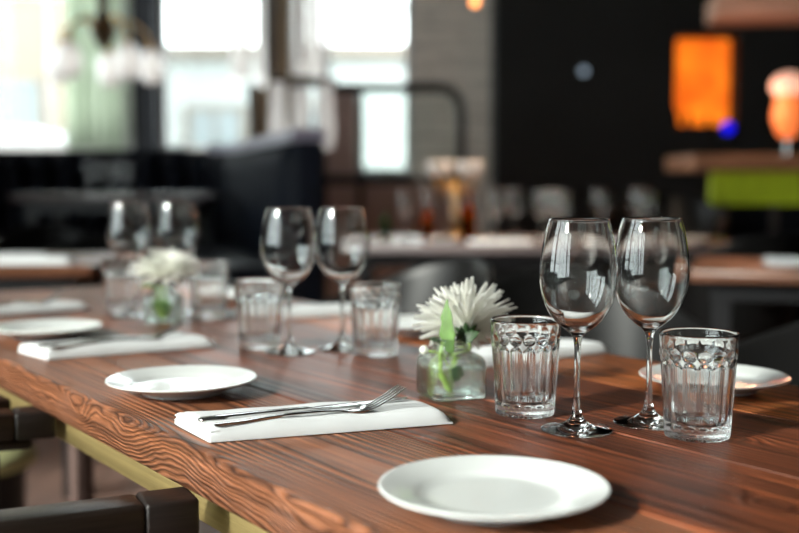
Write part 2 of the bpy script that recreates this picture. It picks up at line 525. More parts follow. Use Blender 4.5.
window('window_6', 'x', xB0, xB1, SILL, HEAD, BACK + .1, 1, 2, 'frame_pale')
window('window_7', 'x', xC0, bx(322), SILL, HEAD, BACK + .1, 1, 2, 'frame_pale')
window('window_8', 'x', bx(324), xC1, SILL2, HEAD, BACK + .1, 1, 2, 'frame_pale')
# grey board wall between the windows and the black wall
gb = struct(box('wall_boards', 'post_dark', None, xC1, bx(500), BACK + .02, BACK + .2, 0, CEIL))
zz = 0.0; k = 0
while zz < CEIL - .01:
    h = 0.155
    sp = bx(445 + 17 * ((k * 7) % 3 - 1))
    box('board', 'board', gb, xC1 + .004, sp - .003, BACK - .012 + .006 * (k % 2), BACK + .03, zz + .006, min(zz + h, CEIL) - .002)
    box('board', 'board', gb, sp + .003, bx(499), BACK - .006 - .008 * (k % 3), BACK + .03, zz + .006, min(zz + h, CEIL) - .002)
    zz += h; k += 1
# black wall on the right, standing a little in front
BWY = 9.0
xBW = at(495, 100, BWY).x
nx0, nx1 = at(677, 0, BWY).x, at(739, 0, BWY).x
nz0, nz1 = at(700, 127, BWY).z, at(700, 36, BWY).z
bw = bpy.data.objects.new('wall_black', None); COL.objects.link(bw); struct(bw)
box('wall_panel', 'black_wall', bw, xBW, nx0, BWY, BACK + .2, 0, CEIL)
box('wall_panel', 'black_wall', bw, nx1, RIGHT, BWY, BACK + .2, 0, CEIL)
box('wall_panel', 'black_wall', bw, nx0, nx1, BWY, BACK + .2, 0, nz0)
box('wall_panel', 'black_wall', bw, nx0, nx1, BWY, BACK + .2, nz1, CEIL)
# backlit orange niche
nt_ = thing('backlit_niche', 'glowing orange backlit niche in the black wall above the bar', 'niche', ((nx0 + nx1) / 2, BWY, nz0))
nw, nh = (nx1 - nx0) / 2, nz1 - nz0
box('light_panel', 'orange_glow', nt_, -nw, nw, .22, .24, 0.0, nh)
box('shelf', 'black_wall', nt_, -nw, nw, .02, .2, 0.0, .015)
bprof = [(0, 0), (.034, 0), (.036, .006), (.036, .15), (.03, .18), (.014, .205), (.012, .26), (.014, .262), (.014, .275), (0, .275)]
bottle_me = lathe_me('bottle', bprof, 16, sharp=40)
for i, (ox, s, lab) in enumerate([(-.22, .55, 'short dark bottle at the left end of the orange niche'), (-.12, .42, 'small dark bottle second from left in the orange niche'), (.05, .34, 'squat dark bottle right of centre in the orange niche')]):
    o = obj('bottle', bottle_me, 'shell', None, ((nx0 + nx1) / 2 + ox, BWY + .1, nz0 + .015)); o.scale = (s * 1.5, s * 1.5, s)
    tag(o, lab, 'bottle', 'bottles in the orange niche')
# platform under the booth
pf = struct(box('floor_platform', 'platform', None, LEFT, -0.35, 4.7, BACK, 0, 0.2))

# ------------------------------------------------------------------ outside the windows
struct(box('ground_street', 'street', None, -40, 30, BACK + .25, 40, -0.25, -0.12))
def facade(name, label, x0, x1, y, h, wallm, cols, z0s, zh, ww):
    e = thing(name, label, 'building', ((x0 + x1) / 2, y, -0.12))
    w = (x1 - x0) / 2
    box('wall', wallm, e, -w, w, 0, 3, 0, h)
    box('plinth', 'facade_trim', e, -w, w, -.12, 0, 0, .6)
    for fl in range(len(z0s)):
        for c in range(cols):
            cx_ = -w + (c + .5) * 2 * w / cols
            f = box('window', 'facade_trim', e, cx_ - ww / 2 - .12, cx_ + ww / 2 + .12, -.08, 0, z0s[fl] - .12, z0s[fl] + zh + .12)
            for s in (-1, 1):
                xx = cx_ + s * ww / 4
                box('pane', 'facade_glass', f, xx - ww / 4 + .04, xx + ww / 4 - .04, -.1, -.07, z0s[fl], z0s[fl] + zh)
    box('cornice', 'facade_trim', e, -w - .1, w + .1, -.25, 0, h - .3, h)
    return e
facade('cream_building', 'sunlit cream building seen through the leftmost window', -16, -6.4, 22, 9, 'cream_wall', 4, (1.2, 4.9), 1.9, 1.1)
facade('white_building', 'pale white building across the street behind the middle windows', -5.6, 5, 26, 4.3, 'white_wall', 4, (1.2,), 1.6, 1.2)
def van(label, loc, rz=0):
    e = thing('parked_van', label, 'van', loc, rz)
    bm = bmesh.new()
    prof = [(-2.3, .35), (2.3, .35), (2.35, 1.0), (1.7, 1.15), (1.15, 1.95), (-2.2, 2.0), (-2.35, 1.8)]
    f0 = [bm.verts.new((x, -.9, z)) for x, z in prof]; f1 = [bm.verts.new((x, .9, z)) for x, z in prof]
    bm.faces.new(f0); bm.faces.new(f1[::-1])
    for i in range(len(prof)):
        j = (i + 1) % len(prof); bm.faces.new((f0[i], f1[i], f1[j], f0[j]))
    bmesh.ops.bevel(bm, geom=list(bm.edges), offset=.08, segments=2, affect='EDGES')
    obj('body', bm_mesh('van_body', bm, True), 'van', e)
    box('side_window', 'facade_glass', e, .35, 1.15, -.92, -.88, 1.2, 1.75, .01)
    wm = lathe_me('wheel', [(0, -.1), (.34, -.1), (.36, -.06), (.36, .06), (.34, .1), (0, .1)], 24, sharp=40)
    for x in (-1.5, 1.5):
        for y in (-.85, .85):
            o = obj('wheel', wm, 'tyre', e, (x, y, .36)); o.rotation_euler = (PI / 2, 0, 0)
van('white van parked outside the leftmost window', (-6.6, 17.6, -0.12))

# curtain beside the dark column
def curtain(name, label, x0, x1, y, z0, z1, folds, m):
    e = thing(name, label, 'curtain', ((x0 + x1) / 2, y, z0))
    nx_, w = folds * 10, (x1 - x0)
    verts, faces = [], []
    for j in range(9):
        t = j / 8
        for i in range(nx_ + 1):
            s = i / nx_
            verts.append((-w / 2 + w * s + .01 * math.sin(9 * s + 3 * t), .045 * math.sin(2 * PI * folds * s + .5 * math.sin(5 * s)) * (1 - .3 * t) + .012 * math.sin(17 * s), (z1 - z0) * t))
    for j in range(8):
        for i in range(nx_):
            a = j * (nx_ + 1) + i
            faces.append((a, a + 1, a + nx_ + 2, a + nx_ + 1))
    o = obj('fabric', mesh(name, verts, faces), m, e)
    md = o.modifiers.new('thick', 'SOLIDIFY'); md.thickness = .006
    obj('rod', tube_me('rod', [(-w / 2 - .05, 0, z1 - z0 + .02), (w / 2 + .05, 0, z1 - z0 + .02)], .015), 'bronze', e)
    return e
curtain('window_curtain', 'sage green curtain hanging beside the dark column', at(63, 0, 9.35).x, at(122, 0, 9.35).x, 9.35, SILL + .02, 3.8, 6, 'curtain')

# timber posts in front of the middle windows
def post(label, px0, px1, Y, z0, z1, two=True):
    a, b_ = at(px0, 0, Y).x, at(px1, 0, Y).x
    e = thing('timber_post', label, 'post', ((a + b_) / 2, Y, z0))
    w = (b_ - a) / 2
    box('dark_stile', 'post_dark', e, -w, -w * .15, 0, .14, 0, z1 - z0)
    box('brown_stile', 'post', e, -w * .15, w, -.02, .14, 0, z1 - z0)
post('brown and grey timber post rising between the middle windows', 265, 290, 8.6, 0.2, CEIL)
post('short brown timber post left of the hanging glass tubes', 247, 268, 8.2, 0.2, at(0, 84, 8.2).z)

# ------------------------------------------------------------------ framed glass partition
PY = 7.4
pt = thing('glass_partition', 'black framed glass partition with a rounded top corner in front of the boards', 'partition', (at(360, 0, PY).x, PY, 0))
ox = at(360, 0, PY).x
px0, px1 = at(321, 0, PY).x - ox, at(462, 0, PY).x - ox
ptop = at(0, 88, PY).z
pb = at(0, 176, PY).z
path = [(px0, 0, 0), (px0, 0, ptop - .02), (px0 + .02, 0, ptop)]
path += [(px0 + .3, 0, ptop), (px1 - .14, 0, ptop), (px1 - .07, 0, ptop - .02), (px1 - .02, 0, ptop - .07), (px1, 0, ptop - .15), (px1, 0, 0)]
obj('frame', tube_me('partition_frame', path, .034, 10), 'metal_black', pt)
box('mullion', 'metal_black', pt, -.02, .02, -.02, .02, 0, ptop - .02)
box('rail', 'metal_black', pt, px0, px1, -.025, .025, pb - .05, pb)
box('lower_panel', 'pink_panel', pt, px0 + .03, px1 - .03, -.01, .01, .03, pb - .06)
box('timber_panel', 'pink_panel', pt, px0 + .03, -.024, -.008, .008, pb + .005, ptop - .03)
box('pane', 'pane', pt, .022, px1 - .03, -.003, .003, pb + .005, ptop - .035)

# ------------------------------------------------------------------ hanging lights
tube_lens = {}
def tube_chandelier(label, px, Y, y_bot, n, R, lens, gap=0.0, top=CEIL):
    c = at(px, y_bot, Y)
    e = thing('glass_tube_chandelier', label, 'chandelier', (c.x, Y, c.z))
    obj('rod', tube_me('rod', [(0, 0, .5), (0, 0, top - c.z)], .012), 'bronze', e)
    zr = lens + .05
    obj('ring', tube_me('ring', [(R * math.cos(2 * PI * k / 24), R * math.sin(2 * PI * k / 24), zr) for k in range(25)], .015, 8), 'bronze', e)
    for k in range(3):
        a = 2 * PI * k / 3
        obj('spoke', tube_me('spoke', [(0, 0, zr + .0), (R * math.cos(a), R * math.sin(a), zr)], .008, 6), 'bronze', e)
    rod = bpy.data.meshes.get('glass_tube_%.2f' % lens)
    if rod is None:
        rod = lathe_me('glass_tube_%.2f' % lens, [(0, 0), (.02, .006), (.034, .03), (.038, .07), (.03, .12), (.024, .2), (.022, lens), (0, lens)], 14)
    for k in range(n):
        a = 2 * PI * (k + .3) / n
        rr = R * (1.0 if k % 2 else .8)
        if gap and abs(rr * math.cos(a)) < gap: continue
        obj('glass_tube', rod, 'tube_glass', e, (rr * math.cos(a), rr * math.sin(a), .03 * ((k * 5) % 3)))
    return e
tube_chandelier('upper tubular white glass chandelier in front of the timber post', 278, 7.6, 86, 18, .29, .75, .09)
tube_chandelier('lower tubular white glass chandelier hanging just above the booth end', 302, 6.4, 150, 8, .19, .34, .03)
def arm_chandelier(label, px, py, Y):
    c = at(px, py, Y)
    e = thing('globe_chandelier', label, 'chandelier', (c.x, Y, c.z))
    obj('stem', tube_me('stem', [(0, 0, .12), (0, 0, CEIL - c.z)], .014, 8), 'bronze', e)
    obj('hub', lathe_me('hub', [(0, .08), (.03, .09), (.06, .14), (.085, .2), (.06, .27), (.03, .33), (.045, .4), (.02, .46), (0, .47)], 16), 'bronze', e)
    shade = lathe_me('shade', [(.022, 0.0), (.05, -.02), (.072, -.07), (.078, -.12), (.068, -.18), (.045, -.215), (.0, -.225)], 20)
    for k in range(5):
        a = 2 * PI * k / 5 + .45
        d = Vector((math.cos(a), math.sin(a), 0))
        pts = spline([d * .05 + Vector((0, 0, .2)), d * .14 + Vector((0, 0, .27)), d * .26 + Vector((0, 0, .2)), d * .30 + Vector((0, 0, .1))], 5)
        ar = obj('arm', tube_me('arm', pts, .011, 8), 'gold', e)
        obj('shade', shade, 'milk_glass', ar, d * .30 + Vector((0, 0, .1)))
        obj('cap', lathe_me('cap', [(0, .13), (.02, .125), (.028, .1), (.024, .085), (0, .085)], 12), 'gold', ar, d * .30)
    return e
arm_chandelier('bronze chandelier with white glass globes hanging before the green curtain', 104, 63, 7.0)
def lamp_light(name, parent, loc, watts, col, r, spot=None):
    d = bpy.data.lights.new(name, 'SPOT' if spot else 'POINT')
    if spot: d.spot_size = math.radians(spot); d.spot_blend = .5
    d.use_nodes = False; d.energy = watts; d.color = col; d.shadow_soft_size = r
    o = bpy.data.objects.new(name, d); COL.objects.link(o); o.parent = parent; o.location = loc
def pendant(name, label, px, py, Y, m, r):
    c = at(px, py, Y)
    e = thing(name, label, 'pendant lamp', (c.x, Y, c.z))
    obj('bulb', lathe_me('bulb', [(0, -r), (r * .5, -r * .87), (r * .87, -r * .5), (r, 0), (r * .8, r * .6), (r * .45, r * 1.2), (0, r * 1.25)], 16), m, e)
    obj('socket', lathe_me('socket', [(0, r * 1.2), (r * .5, r * 1.2), (r * .5, r * 2.2), (0, r * 2.3)], 12, sharp=40), 'bronze', e)
    obj('cord', tube_me('cord', [(0, 0, r * 2.2), (0, 0, CEIL - c.z)], .005, 6), 'metal_black', e)
    return e
    return e
pd = pendant('pendant_lamp', 'small glowing orange pendant bulb before the grey boards', 475, 2, 5.2, 'orange_bulb', .022)
lamp_light('pendant_light', pd, (0, 0, -.04), 75, (1.0, .72, .48), .03, 125)
def wall_lamp(label, px, py, Y, m, r):
    c = at(px, py, Y)
    e = thing('indicator_lamp', label, 'lamp', (c.x, Y, c.z))
    obj('lens', lathe_me('lens', [(0, .02), (r * .6, .016), (r, 0), (r, -.01)], 16), m, e).rotation_euler = (PI / 2, 0, 0)
    obj('housing', lathe_me('housing', [(r, -.0), (r * 1.3, .0), (r * 1.3, -.05), (0, -.05)], 16, sharp=40), 'metal_black', e).rotation_euler = (PI / 2, 0, 0)
wall_lamp('small blue glowing lamp under the orange niche', 728, 128, BWY - .06, 'blue_led', .045)
wall_lamp('small pale grey lamp on the bare black wall', 584, 71, BWY - .06, 'grey_led', .03)

# ------------------------------------------------------------------ bar on the right
BY = 6.2
bar = thing('bar_counter', 'bar counter with orange wood top and lime green front panel', 'bar', (at(716, 0, BY).x, BY, 0))
ox = bar.location.x
bt = at(0, 155, BY).z; bu = at(0, 171, BY).z; bl = at(0, 205, BY).z
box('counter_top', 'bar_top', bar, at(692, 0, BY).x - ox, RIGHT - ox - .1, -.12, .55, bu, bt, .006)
box('green_panel', 'lime', bar, 0, RIGHT - ox - .1, 0, .06, bl, bu)
box('lower_body', 'dark_paint', bar, .02, RIGHT - ox - .1, .05, .5, 0, bl)
for k in range(5):
    box('front_batten', 'post_dark', bar, .06 + k * .28, .1 + k * .28, .02, .05, 0, bl)
sh = thing('overhead_shelf', 'pinkish oak shelf above the bar at the top right', 'shelf', (at(716, 0, 6.6).x, 6.6, at(0, 17, 6.6).z), -.12)
box('board', 'soffit', sh, 0, 2.2, 0, .4, 0, .14, .005)
box('hanger', 'metal_black', sh, .3, .33, .18, .21, .14, CEIL - sh.location.z)
box('hanger', 'metal_black', sh, 1.6, 1.63, .18, .21, .14, CEIL - sh.location.z)
c = at(787, 155, BY + .15)
lamp = thing('tulip_lamp', 'glowing amber tulip lamp with peach globe top on the bar', 'lamp', (c.x, BY + .15, bt))
s = BY / FPX
obj('foot', lathe_me('foot', [(0, 0), (.06, 0), (.06, .008), (.012, .014), (.01, .1), (0, .1)], 20, sharp=40), 'steel', lamp)
obj('amber_shade', lathe_me('amber_shade', spline([(.0, .09), (.045, .11), (.078, .18), (.086, .24), (.07, .30), (.066, .33)], 4) and [(p[0], p[1]) for p in spline([(.0, .09, 0), (.045, .11, 0), (.078, .18, 0), (.086, .24, 0), (.072, .30, 0), (.07, .34, 0)], 4)], 24), 'amber_lit', lamp)
obj('globe_top', lathe_me('globe_top', [(p[0], p[1]) for p in spline([(.07, .34, 0), (.095, .37, 0), (.1, .40, 0), (.08, .44, 0), (.04, .465, 0), (0, .47, 0)], 4)], 24), 'peach_lit', lamp)
lamp_light('tulip_light', lamp, (-.30, -.12, .30), 4, (1.0, .45, .25), .05)

# ------------------------------------------------------------------ channel tufted booth
bo = thing('booth_banquette', 'black and navy channel tufted booth bench below the windows', 'booth', (-1.2, 6.9, 0.2))
boff = Vector((1.2, -6.9, 0))
BZ = at(0, 153, 6.9).z - 0.2
pA, pB, pC = Vector((LEFT + .1, 6.95, 0)), Vector((-1.2, 6.95, 0)), Vector((-0.42, 4.85, 0))
line = [pA + (pB - pA) * (i / 18) for i in range(19)]
cor = spline([pB, Vector((-1.0, 6.75, 0)), Vector((-.88, 6.4, 0)), pC], 5)[1:]
line = line + [Vector((q[0], q[1], 0)) for q in cor]
# resample at channel pitch
pts = [line[0]]; acc = 0
res = [line[0]]
pitch = 0.165
for a, b_ in zip(line[:-1], line[1:]):
    d = (b_ - a).length; t = 0
    while acc + (d - t) >= pitch:
        t += pitch - acc; acc = 0
        res.append(a + (b_ - a) * (t / d))
    acc += d - t
def channel_me():
    verts, faces = [], []
    prof = [(0.0, .40), (.055, .43), (.07, .5), (.07, BZ - .1), (.055, BZ - .02), (0.0, BZ)]
    n = 8
    for (dep, z) in prof:
        for i in range(n + 1):
            t = i / n
            y = -(dep + .02) * math.sin(PI * t) ** .7 if dep > 0 else 0
            verts.append(((t - .5) * pitch * 1.01, y, z))
    for j in range(len(prof) - 1):
        for i in range(n):
            a = j * (n + 1) + i
            faces.append((a, a + 1, a + n + 2, a + n + 1))
    return mesh('channel', verts, faces)
chm = channel_me()
back_v, back_f = [], []
for i in range(len(res) - 1):
    a, b_ = res[i], res[i + 1]
    mid = (a + b_) / 2; d = (b_ - a).normalized()
    rz = math.atan2(d.y, d.x)
    o = obj('channel', chm, 'leather', bo, mid + boff, rz)
def ribbon(name, line, o0, o1, z0, z1, m):
    """solid strip following the booth line between offsets o0..o1 (to the right of travel is the seat)"""
    verts, faces = [], []
    for i, p_ in enumerate(line):
        d = (line[min(i + 1, len(line) - 1)] - line[max(i - 1, 0)]).normalized()
        n_ = Vector((-d.y, d.x, 0))
        for (o_, z) in ((o0, z0), (o1, z0), (o1, z1), (o0, z1)):
            verts.append(p_ + n_ * o_ + boff + Vector((0, 0, z)))
    for i in range(len(line) - 1):
        for k in range(4):
            k2 = (k + 1) % 4
            faces.append((i * 4 + k, i * 4 + k2, i * 4 + 4 + k2, i * 4 + 4 + k))
    faces.append((3, 2, 1, 0)); q = (len(line) - 1) * 4
    faces.append((q, q + 1, q + 2, q + 3))
    return obj(name, mesh(name, verts, faces, False), m, bo)
ribbon('back_shell', res, 0.0, .1, 0, BZ, 'leather')
ribbon('top_rail', [q for q in res if q.x < -1.15], -.03, .11, BZ, BZ + .02, 'leather')
ribbon('painted_lit_rail', [q for q in res if q.x >= -1.3], -.03, .12, BZ, BZ + .055, 'leather_sheen')  # right stretch of the top rail, coloured as if lit by the windows
ribbon('seat', res, -.55, -.002, .3, .44, 'leather')
ribbon('plinth', res, -.45, -.02, 0, .3, 'black_wall')

# ------------------------------------------------------------------ background furniture
def plain_table(label, cx_, cy_, w, d, z, rz, m, z0=0.0, th=.035, planks=4, group=None):
    e = thing('dining_table', label, 'table', (cx_, cy_, z0), rz, group)
    pw = d / planks
    for k in range(planks):
        box('plank', m, e, -w / 2, w / 2, -d / 2 + k * pw + .001, -d / 2 + (k + 1) * pw - .001, z - z0 - th, z - z0, .003, 1)
    box('apron', 'metal_black', e, -w / 2 + .06, w / 2 - .06, -d / 2 + .06, d / 2 - .06, z - z0 - th - .06, z - z0 - th)
    for sx_ in (-1, 1):
        for sy_ in (-1, 1):
            X0 = sx_ * (w / 2 - .09); Y0 = sy_ * (d / 2 - .09)
            box('leg', 'metal_black', e, X0 - .025, X0 + .025, Y0 - .025, Y0 + .025, 0, z - z0 - th - .06)
    return e
BTZ = at(0, 194, 5.9).z
plain_table('narrow booth table in front of the black banquette', at(116, 0, 5.9).x, 5.95, 186 * 5.9 / FPX, .65, BTZ, 0.0, 'table_grey', .2)
plain_table('wooden table at the left edge just beyond the long table', -1.85, 3.72, 1.75, .68, .75, .06, 'table_wood')
plain_table('farther wooden table at the left edge with a bluish top', -2.55, 5.0, 1.6, .55, .75, 0.0, 'table_grey')
plain_table('pale long table crowded with glasses behind the flower jar', 0.62, 5.05, 1.72, .85, .75, 0.0, 'table_grey')
plain_table('red brown wooden table at the right edge', 1.53, 3.42, 1.2, .62, .75, -.30, 'table_wood')

# ------------------------------------------------------------------ wine glass (three meshes that meet edge to edge)
def wineglass_parts(seg, n):
    outer = [(0, .0008), (.02, .0006), (.034, 0), (.0366, .0006), (.037, .0016), (.0355, .0026), (.026, .0042), (.0145, .0078), (.0075, .0135), (.0044, .022),
             (.0034, .036), (.0031, .055), (.0031, .075), (.0036, .090), (.0052, .0985), (.0095, .1035), (.0165, .1085), (.0255, .117), (.0335, .130), (.0383, .145), (.0401, .160), (.0395, .175), (.0377, .190), (.0347, .206), (.0308, .2195)]
    inner = [(.0303, .2200), (.0298, .2194), (.0336, .206), (.0366, .190), (.0384, .175), (.0389, .160), (.0371, .145), (.0321, .1305), (.0240, .1185), (.0150, .1108), (.0075, .1078), (0, .107)]
    def sm(pts, n):
        return [(max(p[0], 0.0), p[1]) for p in spline([(a, b, 0) for a, b in pts], n)]
    foot = sm(outer[:10], n); stem = sm(outer[9:15], n)
    bowl = sm(outer[14:], n)[:-1] + sm([outer[-1]] + inner, n)
    foot[0] = (0, foot[0][1]); bowl[-1] = (0, bowl[-1][1])
    return lathe_me('foot', foot, seg), lathe_me('stem', stem, seg), lathe_me('bowl', bowl, seg)
wg_hi = wineglass_parts(64, 4)
wg_lo = wineglass_parts(20, 1)
def wineglass(label, x, y, z, hi=True, group=None, scale=1.0, rz=0, fat=1.0):
    e = thing('wine_glass', label, 'wine glass', (x, y, z), rz, group)
    if scale != 1.0: e.scale = (scale,) * 3
    if fat != 1.0: e.scale = (fat, fat, 1)
    for nm, me in zip(('foot', 'stem', 'bowl'), wg_hi if hi else wg_lo):
        obj(nm, me, 'glass', e)
    return e

# ------------------------------------------------------------------ fluted tumbler
def tumbler_parts():
    NF = 16; seg = NF * 12
    H = .105
    def R(z): return .0312 + .0066 * (z / H)
    def sstep(a, b, x):
        t = min(max((x - a) / (b - a), 0), 1); return t * t * (3 - 2 * t)
    def rf(r, z, a):
        ph = (a * NF / (2 * PI)) % 1.0
        s = abs(ph - .5) * 2            # 0 in the middle of a flute, 1 on the ridge
        arch = .0775 - .006 * s ** 3
        k = sstep(.0125, .0145, z) * (1 - sstep(arch - .003, arch, z))
        r2 = r - k * (.0019 * (1 - s ** 2.2))
        # row of round beads above the flutes
        bz = (z - .0845) / .0048
        bs = s / .82
        b = max(0.0, 1 - bz * bz - bs * bs)
        r2 += .0008 * math.sqrt(b) if b > 0 else 0
        # notched heel
        if z < .0125:
            r2 -= .0011 * (1 - sstep(.25, .4, abs(((ph * 2) % 1.0) - .5) * 2)) * sstep(0.0, .003, z) * (1 - sstep(.010, .0125, z))
        return r2
    zs_b = [0.0, .0012, .003, .005, .008, .010, .0125]
    zs_w = [.0125, .0135, .0145, .018, .026, .036, .046, .056, .064, .068, .070, .0715, .073, .0745, .076, .0775, .079, .080, .081, .082, .0833, .0845, .0857, .087, .088, .089, .090, .093, .097, .101, .1035]
    base = [(0, .0035), (.018, .0030), (.027, .0012), (R(0) - .002, 0)] + [(R(z), z) for z in zs_b[1:]]
    body = [(R(z), z) for z in zs_w] + [(R(H) - .0004, .1047), (R(H) - .0012, .105), (R(H) - .002, .1046), (R(H) - .0024, .103)]
    body += [(R(.095) - .0024, .095), (R(.085) - .0027, .085), (R(.07) - .0032, .07), (R(.05) - .0036, .05), (R(.03) - .0038, .03), (R(.02) - .004, .02)] + [(.0268, .0160), (.024, .0143), (.018, .0133), (.009, .0130), (0, .0129)]
    ids = set()
    inner_from = .0
    def rf_body(r, z, a):
        return rf(r, z, a) if r >= R(z) - 1e-7 else r
    def rf_base(r, z, a):
        return rf(r, z, a) if r >= R(z) - 1e-7 else r
    return lathe_me('heel', base, seg, rf_base), lathe_me('cup', body, seg, rf_body)
tb = tumbler_parts()
def tumbler(label, x, y, z, rz=0.0, group='fluted tumblers on the long table'):
    e = thing('fluted_tumbler', label, 'tumbler', (x, y, z), rz, group)
    e.scale = (1.045, 1.045, 1.02)
    obj('heel', tb[0], 'glass', e); obj('cup', tb[1], 'glass', e)
    return e

# ------------------------------------------------------------------ plate
def plate_parts():
    sm = lambda pts, n: [(max(p[0], 0), p[1]) for p in spline([(a, b, 0) for a, b in pts], n)]
    well = sm([(0, .0085), (.03, .0085), (.046, .0086), (.054, .0092), (.061, .0110)], 4)
    rim = sm([(.061, .0110), (.066, .0128), (.078, .0158), (.0905, .0187), (.0929, .0188), (.0933, .0178), (.0915, .0163), (.078, .0122), (.064, .0072), (.054, .0034)], 4)
    foot = sm([(.054, .0034), (.0525, .0020), (.0515, .0002), (.0500, 0), (.0485, .0005), (.0475, .0022), (.03, .0026), (0, .0026)], 3)
    well[0] = (0, .0085); foot[-1] = (0, .0026)
    flip = lambda pr: pr
    return lathe_me('well', well[::-1], 72), lathe_me('rim', rim[::-1], 72), lathe_me('foot_ring', foot[::-1], 72)
pl = plate_parts()
def plate(label, x, y, z, s=1.0, group='white plates on the long table'):
    e = thing('side_plate', label, 'plate', (x, y, z), 0, group)
    if s != 1.0: e.scale = (s, s, s)
    for nm, me in zip(('well', 'rim', 'foot_ring'), pl): obj(nm, me, 'porcelain', e)
    return e

# ------------------------------------------------------------------ napkin, knife and fork
def fold_me(L, W, t, seed, skew=.02, bow=.0):
    rnd = random.Random(seed)
    nx_, ny_ = 40, 16
    top, bot = [], []
    ph = rnd.random() * 6
    for i in range(nx_ + 1):
        s = i / nx_
        for j in range(ny_ + 1):
            q = j / ny_ * 2 - 1
            x = -L / 2 + L * s
            y = q * W / 2
            x += -skew * q * (1 - s) * 1.0                      # oblique left end
            x -= .022 * max(0, q) ** 2 * s ** 6                   # far right corner drawn in
            y *= 1 - .05 * s * s
            ed = (1 - abs(q) ** (14 if q < 0 else 8)) ** .5                         # rounded folded long edges
            en = min(1, ((1 - s) / .035)) ** .5 if s > .965 else 1
            en0 = .72 + .28 * min(1, s / .02)
            wav = .0007 * math.sin(9 * s + ph + 2 * q) + .0004 * math.sin(23 * s + ph * 2)
            hh = t / 2 * (.10 + .90 * ed * en * en0) * (1 + .10 * math.sin(3.0 * s + .6))
            top.append((x, y, t * .18 + (hh * 2 - t * .18) * (ed * en) + wav * ed * en)); bot.append((x, y, t * .04 * abs(q) ** 8))
    verts = top + bot
    faces = []
    n1 = len(top); w = ny_ + 1
    for i in range(nx_):
        for j in range(ny_):
            a = i * w + j
            faces.append((a, a + w, a + w + 1, a + 1))
            faces.append((n1 + a, n1 + a + 1, n1 + a + w + 1, n1 + a + w))
    for i in range(nx_):
        a = i * w; faces.append((a, n1 + a, n1 + a + w, a + w))
        a = i * w + ny_; faces.append((a, a + w, n1 + a + w, n1 + a))
    for j in range(ny_):
        a = j; faces.append((a, a + 1, n1 + a + 1, n1 + a))
        a = nx_ * w + j; faces.append((a, n1 + a, n1 + a + 1, a + 1))
    return mesh('fold', verts, faces, True, 60)
wrap_me = fold_me(.270, .100, .0152, 1, .011)
leaf_fold = fold_me(.030, .094, .0046, 2, .011)
def napkin(label, x, y, z, rz, group='folded white napkins on the long table'):
    e = thing('folded_napkin', label, 'napkin', (x, y, z), rz, group)
    obj('outer_fold', wrap_me, 'linen', e, (.003, 0, .0004))
    for i in range(3):
        obj('inner_fold', leaf_fold, 'linen', e, (-.1170 - .0006 * (i % 2), .0006 * (i - 1), .0012 + .0045 * i))
    return e

def strip_me(name, stations):
    """solid bar of rounded section; stations: (x, y, z, half width, half thickness)"""
    verts, faces = [], []
    n = 8
    for (x, y, z, hw, ht) in stations:
        for k in range(n):
            a = 2 * PI * (k + .5) / n
            verts.append((x, y + hw * math.copysign(abs(math.cos(a)) ** .5, math.cos(a)), z + ht * math.copysign(abs(math.sin(a)) ** .7, math.sin(a))))
    for i in range(len(stations) - 1):
        for k in range(n):
            k2 = (k + 1) % n
            faces.append((i * n + k, (i + 1) * n + k, (i + 1) * n + k2, i * n + k2))
    faces.append(tuple(range(n))); faces.append(tuple((len(stations) - 1) * n + k for k in range(n))[::-1])
    return mesh(name, verts, faces, True, 60)
def fz(x):  # fork side profile along its length
    P = [(0, .0014), (.03, .0020), (.07, .0040), (.10, .0050), (.125, .0038), (.142, .0016), (.155, .0018), (.17, .0060), (.185, .0130), (.203, .0232)]
    for a, b in zip(P[:-1], P[1:]):
        if x <= b[0]:
            t = (x - a[0]) / (b[0] - a[0]); t = t * t * (3 - 2 * t) * .4 + t * .6
            return a[1] + (b[1] - a[1]) * t
    return P[-1][1]
fork_handle = strip_me('fork_handle', [(x, 0, fz(x), hw, .0011 + .0004 * (hw < .004)) for x, hw in
    [(0, .0025), (.004, .0044), (.03, .0046), (.06, .0039), (.09, .0031), (.115, .0029), (.13, .0034), (.14, .0062), (.147, .0098), (.153, .0112), (.160, .0115), (.163, .0112)]])
tine_me = strip_me('tine', [(x, 0, fz(x), w, .0009) for x, w in [(.160, .0019), (.17, .0017), (.178, .0016), (.186, .0015), (.194, .0013), (.200, .0009), (.203, .0004)]])
def fork(label, x, y, z, rz, group='forks on the napkins'):
    e = thing('table_fork', label, 'fork', (x, y, z), rz, group)
    obj('handle', fork_handle, 'steel', e)
    for k in range(4): obj('tine', tine_me, 'steel', e, (0, (k - 1.5) * .0063, 0))
    return e
knife_handle = strip_me('knife_handle', [(x, 0, .0028, w, h * .66) for x, w, h in [(0, .003, .002), (.003, .0062, .0034), (.03, .0066, .0038), (.07, .006, .0036), (.105, .0055, .0033), (.112, .0055, .003), (.118, .004, .0026)]])
knife_blade = strip_me('knife_blade', [(x, y, .0026, w, .0009) for x, y, w in [(.116, 0, .004), (.124, -.0012, .0072), (.15, -.0015, .0085), (.18, -.0018, .0092), (.205, -.0012, .0086), (.22, .001, .006), (.229, .003, .0026), (.231, .0035, .0008)]])
def knife(label, x, y, z, rz, group='knives on the napkins'):
    e = thing('table_knife', label, 'knife', (x, y, z), rz, group)
    obj('handle', knife_handle, 'steel', e); obj('blade', knife_blade, 'steel', e)
    return e

